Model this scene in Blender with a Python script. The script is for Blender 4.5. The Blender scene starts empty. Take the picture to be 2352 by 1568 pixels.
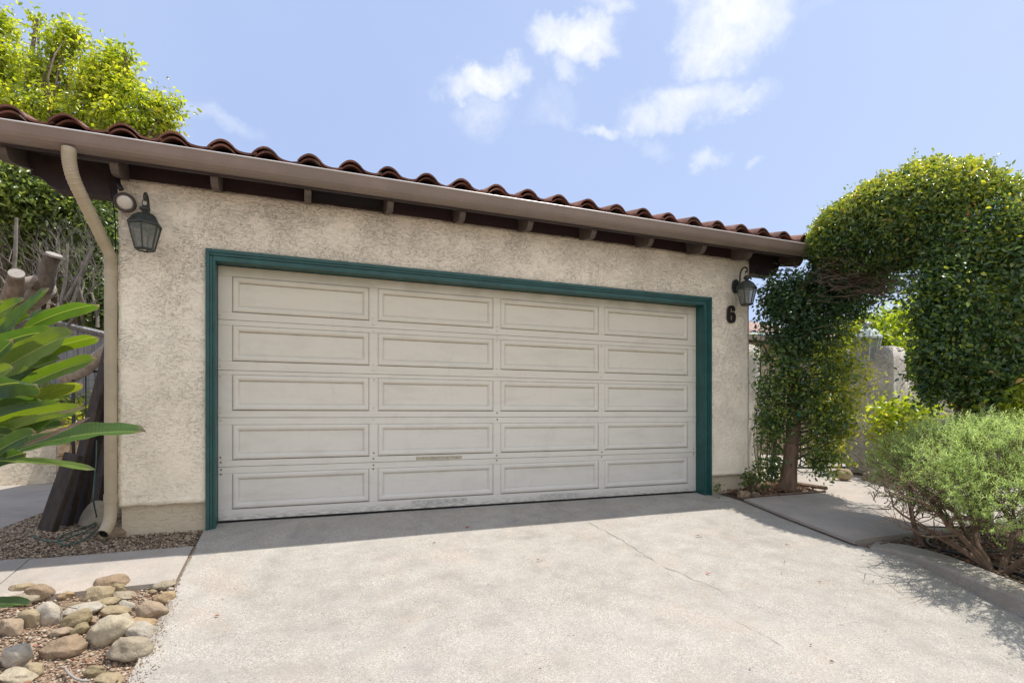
import bpy, bmesh, math, random
import numpy as np
from mathutils import Vector, Matrix, noise as mnoise
random.seed(7); rng = np.random.default_rng(11)
sc = bpy.context.scene
COL = sc.collection
# ---------------------------------------------------------------- camera frame (used to lay out real positions)
F, CXP, HYP, CZ, CY0 = 1235., 1176., 951., .9, -5.01
cc, ss = .9329, .3602
def P(u, v, t):
    a = (u-CXP)/F; b = (HYP-v)/F
    return Vector(((cc*a+ss)*t, CY0+(cc-ss*a)*t, CZ+b*t))
def G(X, Y):
    sl = min(.15, max(.09, .145-.009*(X+1)))
    return sl*min(max(Y, -9), 0)
def PG(u, v, off=0.0):
    t = 3.
    a = (u-CXP)/F; b = (HYP-v)/F
    for i in range(60):
        g = G((cc*a+ss)*t, CY0+(cc-ss*a)*t)+off
        t = .5*t+.5*(g-CZ)/b
    return P(u, v, t)
def clampf(x, a, b): return max(a, min(b, x))
def interp(x, xs, ys): return float(np.interp(x, xs, ys))
# ---------------------------------------------------------------- node helpers
class NT:
    def __init__(s, nt): s.nt = nt; s.n = nt.nodes; s.l = nt.links
    def new(s, typ, ins=None, **kw):
        n = s.n.new(typ)
        for k, v in kw.items(): setattr(n, k, v)
        if ins:
            for k, v in ins.items(): s.set(n.inputs[k], v)
        return n
    def set(s, sock, v):
        if hasattr(v, 'is_output') or isinstance(v, bpy.types.NodeSocket): s.l.new(v, sock)
        else: sock.default_value = v
    def math(s, op, a, b=0.0, c=None, clamp=False):
        n = s.n.new('ShaderNodeMath'); n.operation = op; n.use_clamp = clamp
        s.set(n.inputs[0], a); s.set(n.inputs[1], b)
        if c is not None: s.set(n.inputs[2], c)
        return n.outputs[0]
    def mix(s, f, a, b, mode='MIX'):
        n = s.n.new('ShaderNodeMix'); n.data_type = 'RGBA'; n.blend_type = mode; n.clamp_factor = True
        s.set(n.inputs[0], f)
        s.set(n.inputs[6], a if not isinstance(a, tuple) else c4(a)); s.set(n.inputs[7], b if not isinstance(b, tuple) else c4(b))
        return n.outputs[2]
    def ramp(s, f, stops, interp='LINEAR'):
        n = s.n.new('ShaderNodeValToRGB'); r = n.color_ramp; r.interpolation = interp
        while len(r.elements) < len(stops): r.elements.new(.5)
        for e, (p, c) in zip(r.elements, stops):
            e.position = p; e.color = c4(c) if isinstance(c, tuple) else (c, c, c, 1)
        s.set(n.inputs[0], f); return n.outputs[0]
    def noise(s, vec, scale, detail=4, rough=.55, dist=0.0):
        n = s.new('ShaderNodeTexNoise', {'Vector': vec, 'Scale': scale, 'Detail': detail, 'Roughness': rough, 'Distortion': dist})
        return n.outputs['Fac']
    def vor(s, vec, scale, feature='F1', out='Distance', rnd=1.0):
        n = s.new('ShaderNodeTexVoronoi', feature=feature); s.set(n.inputs['Vector'], vec); n.inputs['Scale'].default_value = scale
        n.inputs['Randomness'].default_value = rnd
        return n.outputs[out]
    def scaled(s, vec, v3):
        n = s.n.new('ShaderNodeMapping'); s.set(n.inputs['Vector'], vec); n.inputs['Scale'].default_value = v3; return n.outputs[0]
def c4(c): return (c[0], c[1], c[2], 1.0)
def newmat(name):
    m = bpy.data.materials.new(name); m.use_nodes = True
    t = NT(m.node_tree); b = t.n['Principled BSDF']
    co = t.new('ShaderNodeTexCoord').outputs['Object']
    return m, t, b, co
def bump(t, b, h, strength=.5, dist=.01, prev=None):
    n = t.new('ShaderNodeBump', {'Height': h, 'Strength': strength, 'Distance': dist})
    if prev is not None: t.set(n.inputs['Normal'], prev)
    t.l.new(n.outputs[0], b.inputs['Normal']); return n.outputs[0]
def simple(name, col, rough=.6, var=.25, scale=8, bmp=.0, bscale=60, metal=0.0, spec=.5, dark=None, darkamt=.5, dscale=3):
    m, t, b, co = newmat(name)
    f = t.noise(co, scale, 6, .6)
    lo = tuple(c*(1-var) for c in col); hi = tuple(min(1, c*(1+var)) for c in col)
    c = t.ramp(f, [(.3, lo), (.7, hi)])
    if dark:
        g = t.ramp(t.noise(co, dscale, 8, .7), [(.5, 0.0), (.68, darkamt)])
        c = t.mix(g, c, dark)
    t.set(b.inputs['Base Color'], c)
    b.inputs['Roughness'].default_value = rough; b.inputs['Metallic'].default_value = metal
    b.inputs['Specular IOR Level'].default_value = spec
    if bmp: bump(t, b, t.noise(co, bscale, 5, .6), bmp, .01)
    return m
# ---------------------------------------------------------------- materials
M = {}
def stucco(name, col, dirt_shade, ws=1.0, smooth_low=True, bd=.0085, ga=.62):
    m, t, b, co = newmat(name)
    n1 = t.noise(t.scaled(co, (1, 1, 1.7)), 24*ws, 7, .60, .0)
    n2 = t.noise(t.scaled(co, (1, 1, 1.5)), 66*ws, 5, .6, .0)
    patch = t.ramp(t.noise(co, 3.4, 4, .6), [(.36, .15), (.60, 1.0)])
    sep = t.new('ShaderNodeSeparateXYZ', {0: co})
    if smooth_low:
        hz = t.math('MULTIPLY_ADD', sep.outputs[2], .38, .15, clamp=True)
        patch = t.math('MULTIPLY', patch, hz)
        patch = t.math('ADD', patch, .12)
    h1 = t.ramp(n1, [(.44, 0.0), (.475, .75), (.60, 1.0)])
    h2 = t.ramp(n2, [(.42, 0.0), (.52, .5), (.62, .6)])
    h = t.math('ADD', t.math('MULTIPLY', h1, patch), t.math('MULTIPLY', h2, t.math('MULTIPLY', patch, .7)))
    fine = t.noise(co, 220, 4, .7)
    h = t.math('MULTIPLY_ADD', fine, .10, h)
    # dark groove lines: collected dirt, with relief shade painted into the colour
    g1 = t.math('ABSOLUTE', t.math('SUBTRACT', n1, .447))
    g1 = t.ramp(g1, [(.0, 1.0), (.016, 0.0)])
    g2 = t.math('ABSOLUTE', t.math('SUBTRACT', n2, .46))
    g2 = t.ramp(g2, [(.0, 1.0), (.02, 0.0)])
    brk = t.ramp(t.noise(co, 9, 4, .6), [(.44, 0.0), (.62, 1.0)])
    g = t.math('MULTIPLY', t.math('MULTIPLY', t.math('MAXIMUM', g1, t.math('MULTIPLY', g2, .7)), patch), t.math('MULTIPLY_ADD', brk, .75, .12))
    base = t.ramp(t.noise(co, 2.3, 6, .6), [(.3, tuple(c*.9 for c in col)), (.7, tuple(min(1, c*1.07) for c in col))])
    spk = t.ramp(t.noise(co, 120, 3, .7), [(.64, 0.0), (.74, .25)])
    base = t.mix(spk, base, tuple(c*.6 for c in col))
    # vertical rain streaks and grime
    st = t.noise(t.scaled(co, (7, 7, .8)), 1.5, 6, .65)
    base = t.mix(t.ramp(st, [(.55, 0.0), (.8, .16)]), base, tuple(c*.76 for c in col))
    base = t.mix(t.math('MULTIPLY', g, ga), base, dirt_shade)
    t.set(b.inputs['Base Color'], base)
    b.inputs['Roughness'].default_value = .92; b.inputs['Specular IOR Level'].default_value = .2
    bump(t, b, h, 1.0, bd)
    return m
M['stucco'] = stucco('stucco_cream', (.94, .845, .68), (.34, .28, .205))
M['stucco_found'] = stucco('foundation_stucco', (.60, .52, .39), (.10, .09, .07), .8)
M['stucco_grey'] = stucco('weathered_grey_stucco', (.70, .66, .58), (.13, .12, .10), 1.0, False, .02, 1.0)
M['stucco_white'] = stucco('whitewashed_stucco', (.74, .66, .52), (.25, .19, .12), .7, False)
M['stucco_house'] = stucco('house_stucco', (.62, .50, .36), (.3, .24, .17), .7, False)
def concrete(name, c_lo, c_hi, stain, pebble=.5, warm=(.37, .30, .235)):
    m, t, b, co = newmat(name)
    big = t.noise(co, .9, 6, .62)
    med = t.noise(co, 5, 6, .65)
    f = t.math('MULTIPLY_ADD', med, .55, t.math('MULTIPLY', big, .5))
    c = t.ramp(f, [(.38, c_lo), (.66, c_hi)])
    c = t.mix(t.ramp(t.noise(co, 2.2, 5, .6), [(.50, 0.0), (.68, .5)]), c, warm)
    c = t.mix(t.ramp(t.noise(co, 1.4, 8, .7, .6), [(.54, 0.0), (.72, .55)]), c, stain)
    v = t.new('ShaderNodeTexVoronoi', {'Vector': co, 'Scale': 210.0})
    pc = t.new('ShaderNodeSeparateColor', {0: v.outputs['Color']})
    agg = t.ramp(pc.outputs[0], [(0.0, (.20, .175, .145)), (.25, (.35, .31, .26)), (.6, (.47, .43, .37)), (.85, (.56, .52, .45)), (1.0, (.72, .69, .63))])
    c = t.mix(t.math('MULTIPLY', t.ramp(t.noise(co, 6, 4, .6), [(.35, .35), (.65, 1.0)]), pebble), c, agg)
    fine = t.noise(co, 330, 3, .8)
    c = t.mix(t.ramp(fine, [(.3, .45), (.5, 0.0)]), c, tuple(x*.45 for x in c_lo))
    c = t.mix(t.ramp(t.noise(co, 60, 5, .75), [(.60, 0.0), (.78, .5)]), c, tuple(x*.5 for x in c_lo))
    t.set(b.inputs['Base Color'], c)
    b.inputs['Roughness'].default_value = .9; b.inputs['Specular IOR Level'].default_value = .25
    h = t.math('MULTIPLY_ADD', v.outputs['Distance'], -.5, t.noise(co, 60, 5, .7))
    bump(t, b, h, .35, .0025)
    return m
M['drive'] = concrete('exposed_aggregate_concrete', (.235, .22, .195), (.405, .385, .345), (.175, .16, .138), .55)
M['walk'] = concrete('brushed_concrete', (.315, .28, .245), (.42, .38, .335), (.25, .22, .19), .22, (.52, .42, .35))
M['curb'] = concrete('curb_concrete', (.26, .235, .20), (.40, .37, .32), (.15, .13, .11), .35)
M['joint'] = simple('joint_dirt', (.07, .055, .04), .95, .5, 30)
M['crack'] = simple('crack_dark', (.17, .15, .125), .95, .4, 30)
# door paint
m, t, b, co = newmat('aged_cream_door_paint')
sep = t.new('ShaderNodeSeparateXYZ', {0: co})
zf = t.math('MULTIPLY', sep.outputs[2], .46, clamp=True)
base = t.ramp(zf, [(0.0, (.62, .60, .56)), (.4, (.67, .64, .56)), (1.0, (.64, .59, .47))])
gr = t.noise(t.scaled(co, (1.0, 1, 3.2)), 2.6, 8, .66, .4)
base = t.mix(t.ramp(gr, [(.48, 0.0), (.78, .45)]), base, (.46, .43, .37))
gr3 = t.noise(t.scaled(co, (2.5, 1, .7)), 3.3, 8, .7, .8)
base = t.mix(t.ramp(gr3, [(.56, 0.0), (.72, .35)]), base, (.52, .49, .44))
top = t.math('MULTIPLY', t.ramp(sep.outputs[2], [(.0, 0.0), (1.0, 0.0)]), 1.0)
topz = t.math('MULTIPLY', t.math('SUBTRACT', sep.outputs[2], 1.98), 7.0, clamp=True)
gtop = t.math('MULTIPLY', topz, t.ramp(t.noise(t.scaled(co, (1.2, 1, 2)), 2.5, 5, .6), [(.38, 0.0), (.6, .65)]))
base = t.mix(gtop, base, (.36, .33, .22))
flk = t.noise(t.scaled(co, (3, 3, 22)), 9, 5, .7)
pk = t.ramp(t.noise(co, 1.7, 3, .5), [(.56, 0.0), (.64, 1.0)])
flake = t.math('MULTIPLY', t.ramp(flk, [(.66, 0.0), (.70, .7)]), pk)
base = t.mix(flake, base, (.27, .24, .20))
low = t.math('MULTIPLY', t.math('SUBTRACT', .085, sep.outputs[2]), 14.0, clamp=True)
lowf = t.math('MULTIPLY', low, t.ramp(t.noise(t.scaled(co, (2, 2, 16)), 6, 6, .7), [(.46, 0.0), (.56, .85)]))
base = t.mix(lowf, base, (.22, .20, .18))
t.set(b.inputs['Base Color'], base); b.inputs['Roughness'].default_value = .55
bump(t, b, t.math('ADD', t.noise(co, 90, 4, .6), t.math('MULTIPLY', flake, -1.0)), .12, .003)
M['door'] = m
M['door_gap'] = simple('door_groove_grime', (.075, .065, .05), .9, .4, 20)
M['teal'] = simple('teal_paint', (.012, .078, .072), .45, .22, 6, .15, 60, dark=(.008, .04, .04), darkamt=.5, dscale=9)
M['teal_light'] = simple('faded_teal_paint', (.05, .21, .22), .5, .2, 6)
M['brown_wood'] = simple('dark_brown_stained_wood', (.032, .020, .019), .6, .35, 9, .3, 40, dark=(.02, .012, .012), darkamt=.5)
M['brown_tail'] = simple('weathered_rafter_wood', (.105, .08, .066), .65, .35, 12, .3, 60, dark=(.05, .035, .03), darkamt=.6, dscale=6)
M['maroon'] = simple('maroon_blocking_paint', (.034, .017, .019), .6, .25, 6, .1)
M['gutter'] = simple('brown_gutter_paint', (.235, .185, .155), .36, .12, 3, .05, 30, dark=(.20, .15, .12), darkamt=.5, dscale=5)
M['gutter_lip'] = simple('gutter_lip_highlight', (.62, .60, .58), .35, .15, 5)  # pale colour paints the bright highlight along the lip
M['spout'] = simple('beige_downspout_paint', (.43, .36, .24), .5, .12, 4, .05, 30, dark=(.30, .24, .15), darkamt=.35, dscale=7)
M['dark'] = simple('black_void', (.008, .008, .008), .9, .1)
M['iron'] = simple('black_wrought_iron', (.018, .018, .02), .45, .3, 20)
M['number'] = simple('dark_bronze_number', (.018, .013, .011), .45, .2, 20)
M['verdigris'] = simple('verdigris_bronze', (.026, .031, .026), .5, .35, 30, .2, 120, dark=(.07, .11, .09), darkamt=.35, dscale=20)
M['verdigris_pale'] = simple('pale_verdigris', (.40, .47, .44), .5, .3, 20)
def glassmat(name, col, alpha):
    m, t, b, co = newmat(name)
    f = t.noise(co, 45, 5, .6)
    t.set(b.inputs['Base Color'], t.ramp(f, [(.35, tuple(c*.7 for c in col)), (.65, col)]))
    b.inputs['Roughness'].default_value = .25; b.inputs['Alpha'].default_value = alpha
    return m
M['pane'] = glassmat('dusty_lantern_glass', (.20, .22, .19), .62)
M['pane_clear'] = glassmat('clear_lantern_glass', (.34, .38, .37), .45)
M['winpane'] = glassmat('window_glass', (.05, .06, .07), .9)
M['white'] = simple('white_candle', (.6, .58, .52), .5, .1)
M['lens'] = simple('frosted_bulb_lens', (.72, .68, .60), .35, .06, 20)
M['bulbrim'] = simple('dark_bulb_rim', (.06, .045, .04), .4, .3, 20)
M['rust'] = simple('rusty_bolt', (.19, .085, .045), .7, .4, 60)
M['bolt_paint'] = simple('painted_bolt', (.55, .52, .45), .5, .2, 30)
M['mesh_screen'] = None
m, t, b, co = newmat('insect_screen')
w1 = t.new('ShaderNodeTexWave', {'Vector': co, 'Scale': 60.0}, bands_direction='X'); w2 = t.new('ShaderNodeTexWave', {'Vector': co, 'Scale': 60.0}, bands_direction='Z')
t.set(b.inputs['Base Color'], t.mix(t.math('MAXIMUM', w1.outputs['Fac'], w2.outputs['Fac']), (.008, .008, .009), (.045, .042, .045)))
M['mesh_screen'] = m
M['terminal'] = simple('cut_wood_end', (.30, .27, .235), .8, .2, 25)
m, t, b, co = newmat('weathered_clay_tile')
f = t.noise(co, 3.2, 7, .65)
base = t.ramp(f, [(.28, (.085, .035, .024)), (.5, (.185, .075, .047)), (.72, (.30, .135, .085))])
base = t.mix(t.ramp(t.noise(co, 11, 8, .7), [(.5, 0.0), (.66, .75)]), base, (.06, .036, .030))
base = t.mix(t.ramp(t.noise(co, 8, 6, .7, .5), [(.6, 0.0), (.68, .75)]), base, (.42, .38, .32))
t.set(b.inputs['Base Color'], base); b.inputs['Roughness'].default_value = .85
bump(t, b, t.noise(co, 60, 6, .7), .5, .006); M['tile'] = m
m, t, b, co = newmat('sun_bleached_tile')
base = t.ramp(t.noise(co, 4, 7, .65), [(.3, (.33, .20, .16)), (.6, (.50, .36, .30)), (.8, (.6, .5, .44))])
t.set(b.inputs['Base Color'], base); b.inputs['Roughness'].default_value = .9; M['tile_pale'] = m
def bark(name, lo, hi, sc_=14):
    m, t, b, co = newmat(name)
    f = t.noise(t.scaled(co, (1, 1, .35)), sc_, 8, .7, .6)
    t.set(b.inputs['Base Color'], t.ramp(f, [(.3, lo), (.7, hi)])); b.inputs['Roughness'].default_value = .9
    bump(t, b, f, .8, .012); return m
M['bark'] = bark('grey_brown_bark', (.085, .06, .042), (.27, .21, .155))
M['bark_red'] = bark('reddish_bark', (.09, .055, .036), (.25, .165, .11), 18)
M['twig'] = bark('brown_twig', (.07, .047, .030), (.23, .165, .115), 25)
M['bark_dark'] = bark('dark_bark', (.05, .04, .03), (.20, .165, .13), 10)
M['stem_grey'] = bark('grey_stem_bark', (.10, .085, .07), (.30, .27, .23), 14)
M['bark_pale'] = bark('pale_bark', (.16, .13, .10), (.42, .36, .30), 12)  # paler bark tone for limbs, log and shrub stems
M['plank'] = bark('dark_aged_plank', (.018, .013, .010), (.075, .055, .042), 10)
m, t, b, co = newmat('grey_fence_board')
f = t.noise(t.scaled(co, (14, 14, .8)), 2.0, 7, .65)
t.set(b.inputs['Base Color'], t.ramp(f, [(.3, (.13, .13, .135)), (.7, (.34, .33, .33))])); b.inputs['Roughness'].default_value = .9
M['fence'] = m
def foliage(name, stops, trans=.35, rough=.38, tcol=1.6):
    m = bpy.data.materials.new(name); m.use_nodes = True; t = NT(m.node_tree); b = t.n['Principled BSDF']
    at = t.new('ShaderNodeAttribute', attribute_name='tone')
    c = t.ramp(at.outputs['Fac'], stops)
    t.set(b.inputs['Base Color'], c); b.inputs['Roughness'].default_value = rough; b.inputs['Specular IOR Level'].default_value = .55
    hs = t.new('ShaderNodeHueSaturation', {'Color': c, 'Hue': .485, 'Saturation': 1.15, 'Value': tcol})
    tr = t.new('ShaderNodeBsdfTranslucent', {'Color': hs.outputs[0]})
    mx = t.new('ShaderNodeMixShader', {0: trans, 1: b.outputs[0], 2: tr.outputs[0]})
    t.l.new(mx.outputs[0], t.n['Material Output'].inputs[0]); return m
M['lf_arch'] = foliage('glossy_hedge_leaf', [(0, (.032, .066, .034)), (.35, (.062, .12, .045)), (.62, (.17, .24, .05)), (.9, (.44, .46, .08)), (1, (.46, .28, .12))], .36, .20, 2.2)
M['lf_tree'] = foliage('yellow_green_leaf', [(0, (.07, .12, .03)), (.45, (.24, .31, .05)), (.8, (.46, .50, .08)), (1, (.60, .58, .13))], .5, .28, 2.2)
M['lf_dark'] = foliage('deep_green_leaf', [(0, (.05, .08, .03)), (.55, (.12, .17, .05)), (.9, (.28, .33, .08)), (1, (.40, .28, .14))], .45, .3, 2.3)
M['lf_bush'] = foliage('fine_grey_green_leaf', [(0, (.17, .25, .08)), (.5, (.40, .54, .18)), (.85, (.60, .74, .29)), (1, (.70, .78, .38))], .5, .5, 1.3)
M['lf_bright'] = foliage('bright_lime_leaf', [(0, (.10, .16, .03)), (.5, (.26, .34, .05)), (.85, (.44, .50, .09)), (1, (.60, .36, .16))], .5, .3, 2.0)
M['lf_dry'] = foliage('dry_leaf', [(0, (.10, .06, .035)), (.6, (.24, .15, .08)), (1, (.40, .12, .06))], .2, .7)
# broad banana-like leaf
m = bpy.data.materials.new('broad_strap_leaf'); m.use_nodes = True; t = NT(m.node_tree); b = t.n['Principled BSDF']
uv = t.new('ShaderNodeTexCoord').outputs['UV']; ob = t.new('ShaderNodeTexCoord').outputs['Object']
sep = t.new('ShaderNodeSeparateXYZ', {0: uv}); at = t.new('ShaderNodeAttribute', attribute_name='tone')
c = t.ramp(at.outputs['Fac'], [(0, (.028, .062, .018)), (.5, (.062, .125, .027)), (.9, (.135, .20, .035)), (1, (.20, .24, .05))])
vein = t.new('ShaderNodeTexWave', {'Vector': t.scaled(uv, (14, 3.0, 1)), 'Scale': 1.0, 'Distortion': .6})
c = t.mix(t.math('MULTIPLY', vein.outputs['Fac'], .22), c, (.11, .18, .06))
mid = t.ramp(t.math('ABSOLUTE', t.math('SUBTRACT', sep.outputs[1], .5)), [(.0, .75), (.012, .7), (.03, 0.0)])
c = t.mix(mid, c, (.30, .36, .12))
edge = t.ramp(t.math('ABSOLUTE', t.math('SUBTRACT', sep.outputs[1], .5)), [(.455, 0.0), (.5, .8)])
c = t.mix(t.math('MULTIPLY', edge, t.ramp(t.noise(ob, 9, 4), [(.45, .0), (.65, .7)])), c, (.30, .25, .10))
tip = t.math('MULTIPLY', t.math('SUBTRACT', sep.outputs[0], .93), 16.0, clamp=True)
c = t.mix(t.math('MULTIPLY', tip, t.ramp(t.noise(ob, 6, 3), [(.35, 0.0), (.5, 1.0)])), c, (.24, .17, .12))
c = t.mix(t.ramp(t.noise(t.scaled(uv, (3, 40, 1)), 2.0, 5, .7), [(.5, 0.0), (.7, .45)]), c, (.05, .09, .03))
c = t.mix(t.ramp(t.noise(ob, 16, 6, .7), [(.62, 0.0), (.72, .5)]), c, (.22, .2, .06))
t.set(b.inputs['Base Color'], c); b.inputs['Roughness'].default_value = .44; b.inputs['Specular IOR Level'].default_value = .5
bump(t, b, vein.outputs['Fac'], .25, .004)
hs = t.new('ShaderNodeHueSaturation', {'Color': c, 'Hue': .48, 'Saturation': 1.25, 'Value': 2.2})
tr = t.new('ShaderNodeBsdfTranslucent', {'Color': hs.outputs[0]})
mx = t.new('ShaderNodeMixShader', {0: .38, 1: b.outputs[0], 2: tr.outputs[0]})
t.l.new(mx.outputs[0], t.n['Material Output'].inputs[0]); M['strap'] = m
M['strap_dry'] = simple('dried_brown_leaf', (.26, .19, .14), .7, .35, 8, .4, 40)
M['stalk'] = simple('green_leaf_stalk', (.11, .16, .05), .5, .3, 8)
def rockmat(name, col, spot, amt=.5):
    m, t, b, co = newmat(name)
    f = t.noise(co, 7, 8, .68, .4)
    c = t.ramp(f, [(.28, tuple(x*.62 for x in col)), (.5, col), (.72, tuple(min(.9, x*1.25) for x in col))])
    c = t.mix(t.ramp(t.noise(co, 5.5, 5, .65, .8), [(.5, 0.0), (.66, amt)]), c, spot)
    c = t.mix(t.ramp(t.noise(co, 55, 4, .75), [(.56, 0.0), (.72, .5)]), c, tuple(x*.42 for x in col))
    t.set(b.inputs['Base Color'], c); b.inputs['Roughness'].default_value = .9; b.inputs['Specular IOR Level'].default_value = .2
    bump(t, b, t.math('ADD', t.noise(co, 16, 8, .72), t.math('MULTIPLY', t.noise(co, 80, 4, .7), .3)), 1.0, .022); return m
RK = {'beige': rockmat('beige_rock', (.40, .32, .20), (.45, .37, .26)), 'cream': rockmat('cream_rock', (.50, .43, .31), (.36, .28, .18)),
      'brown': rockmat('brown_rock', (.34, .25, .165), (.40, .27, .20)), 'olive': rockmat('olive_rock', (.33, .265, .155), (.20, .16, .09)),
      'grey': rockmat('grey_rock', (.38, .325, .235), (.40, .33, .23)), 'white': rockmat('white_rock', (.50, .45, .37), (.44, .29, .15), .6),
      'pink': rockmat('pinkish_rock', (.39, .30, .21), (.40, .31, .22)), 'orange': rockmat('orange_rock', (.43, .31, .18), (.34, .25, .16)),
      'greydark': rockmat('grey_white_rock', (.45, .40, .325), (.17, .155, .14), .7)}
def soilmat(name, stops, sc_=40):
    m, t, b, co = newmat(name)
    v = t.new('ShaderNodeTexVoronoi', {'Vector': co, 'Scale': float(sc_*2.2)})
    pc = t.new('ShaderNodeSeparateColor', {0: v.outputs['Color']})
    f = t.math('MULTIPLY_ADD', pc.outputs[0], .5, t.math('MULTIPLY', t.noise(co, sc_*.12, 8, .7), .55))
    c = t.ramp(f, stops)
    t.set(b.inputs['Base Color'], c); b.inputs['Roughness'].default_value = .95; b.inputs['Specular IOR Level'].default_value = .1
    bump(t, b, t.math('ADD', t.noise(co, sc_, 6, .7), v.outputs['Distance']), .9, .012); return m
M['soil'] = soilmat('sandy_soil', [(.25, (.13, .085, .055)), (.5, (.30, .21, .14)), (.75, (.44, .34, .25))])
M['gravelbed'] = soilmat('gravel_bed', [(.25, (.10, .075, .055)), (.5, (.25, .19, .14)), (.8, (.42, .34, .26))], 55)
M['mulch'] = soilmat('dark_mulch', [(.25, (.035, .024, .018)), (.55, (.10, .07, .05)), (.85, (.24, .17, .12))], 45)
m = bpy.data.materials.new('pebble'); m.use_nodes = True; t = NT(m.node_tree); b = t.n['Principled BSDF']
at = t.new('ShaderNodeAttribute', attribute_name='tone')
t.set(b.inputs['Base Color'], t.ramp(at.outputs['Fac'], [(0, (.10, .07, .05)), (.3, (.26, .18, .12)), (.6, (.40, .30, .21)), (.85, (.44, .36, .27)), (1, (.50, .43, .34))]))
b.inputs['Roughness'].default_value = .9; M['pebble'] = m
M['hose_black'] = simple('black_rubber_hose', (.02, .022, .026), .35, .3, 30)
M['hose_green'] = simple('green_garden_hose', (.045, .10, .085), .5, .2, 30)
M['tie'] = simple('green_plastic_tie', (.01, .25, .16), .5, .1)
M['ledge_stone'] = rockmat('ochre_retaining_stone', (.46, .35, .22), (.30, .22, .14))
# ---------------------------------------------------------------- object helpers
def link(name, me, m, parent=None):
    o = bpy.data.objects.new(name, me); COL.objects.link(o)
    if m: me.materials.append(m)
    if parent: o.parent = parent; 
    return o
def tag(o, label=None, cat=None, group=None, kind=None):
    if label: o['label'] = label
    if cat: o['category'] = cat
    if group: o['group'] = group
    if kind: o['kind'] = kind
    return o
def empty(name, label, cat, loc=(0, 0, 0), group=None, rz=0):
    o = bpy.data.objects.new(name, None); COL.objects.link(o); o.location = loc; o.rotation_euler = (0, 0, rz)
    o.empty_display_size = .1
    return tag(o, label, cat, group)
def build(bm, name, m, parent=None, smooth=False, local=True):
    me = bpy.data.meshes.new(name)
    if parent is not None and local:   # geometry given in world coordinates: bring it into the parent's frame
        mw = Matrix.Translation(parent.location) @ parent.rotation_euler.to_matrix().to_4x4()
        bm.transform(mw.inverted())
    bmesh.ops.recalc_face_normals(bm, faces=bm.faces)
    bm.to_mesh(me); bm.free()
    if smooth: me.polygons.foreach_set('use_smooth', [True]*len(me.polygons))
    return link(name, me, m, parent)
def BM(): return bmesh.new()
def box(bm, x0, x1, y0, y1, z0, z1, bev=0.0):
    vs = [bm.verts.new((x, y, z)) for x in (x0, x1) for y in (y0, y1) for z in (z0, z1)]
    fs = [bm.faces.new([vs[i] for i in q]) for q in ((0, 1, 3, 2), (4, 6, 7, 5), (0, 4, 5, 1), (2, 3, 7, 6), (0, 2, 6, 4), (1, 5, 7, 3))]
    if bev:
        es = list({e for f in fs for e in f.edges})
        bmesh.ops.bevel(bm, geom=es, offset=bev, segments=2, affect='EDGES')
def prism(bm, pts, axis, a0, a1):
    """extrude a 2-D outline along an axis: X -> pts are (y,z); Y -> (x,z); Z -> (x,y)"""
    def mk(p, a): return {'X': (a, p[0], p[1]), 'Y': (p[0], a, p[1]), 'Z': (p[0], p[1], a)}[axis]
    A = [bm.verts.new(mk(p, a0)) for p in pts]; B = [bm.verts.new(mk(p, a1)) for p in pts]
    n = len(pts)
    for i in range(n): bm.faces.new((A[i], A[(i+1) % n], B[(i+1) % n], B[i]))
    bm.faces.new(A); bm.faces.new(B[::-1])
def tube(bm, pts, rads, n=8, cap=True):
    pts = [Vector(p) for p in pts]
    if not hasattr(rads, '__len__'): rads = [rads]*len(pts)
    ref = Vector((.13, .21, .97)); rings = []
    for i, p in enumerate(pts):
        d = (pts[min(i+1, len(pts)-1)]-pts[max(i-1, 0)])
        if d.length < 1e-9: d = Vector((0, 0, 1))
        d.normalize()
        if abs(d.dot(ref)) > .95: ref = Vector((.9, .3, .1))
        a = d.cross(ref).normalized(); b_ = d.cross(a).normalized(); ref = (-b_ if False else a.cross(d)).normalized() if False else ref
        rings.append([bm.verts.new(p+(a*math.cos(k*2*math.pi/n)+b_*math.sin(k*2*math.pi/n))*rads[i]) for k in range(n)])
    for r0, r1 in zip(rings, rings[1:]):
        for k in range(n): bm.faces.new((r0[k], r0[(k+1) % n], r1[(k+1) % n], r1[k]))
    if cap:
        bm.faces.new(rings[0][::-1]); bm.faces.new(rings[-1])
def smoothpath(pts, k=6):
    pts = [Vector(p) for p in pts]; out = []
    for i in range(len(pts)-1):
        p0 = pts[max(i-1, 0)]; p1 = pts[i]; p2 = pts[i+1]; p3 = pts[min(i+2, len(pts)-1)]
        for j in range(k):
            s = j/k
            out.append(.5*((2*p1)+(p2-p0)*s+(2*p0-5*p1+4*p2-p3)*s*s+(3*p1-p0-3*p2+p3)*s**3))
    out.append(pts[-1]); return out
def lathe(bm, prof, n, c=(0, 0, 0), rot=0.0, cap=True):
    rings = []
    for r, z in prof:
        rings.append([bm.verts.new((c[0]+r*math.cos(rot+k*2*math.pi/n), c[1]+r*math.sin(rot+k*2*math.pi/n), c[2]+z)) for k in range(n)])
    for r0, r1 in zip(rings, rings[1:]):
        for k in range(n): bm.faces.new((r0[k], r0[(k+1) % n], r1[(k+1) % n], r1[k]))
    if cap: bm.faces.new(rings[0][::-1]); bm.faces.new(rings[-1])
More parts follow.
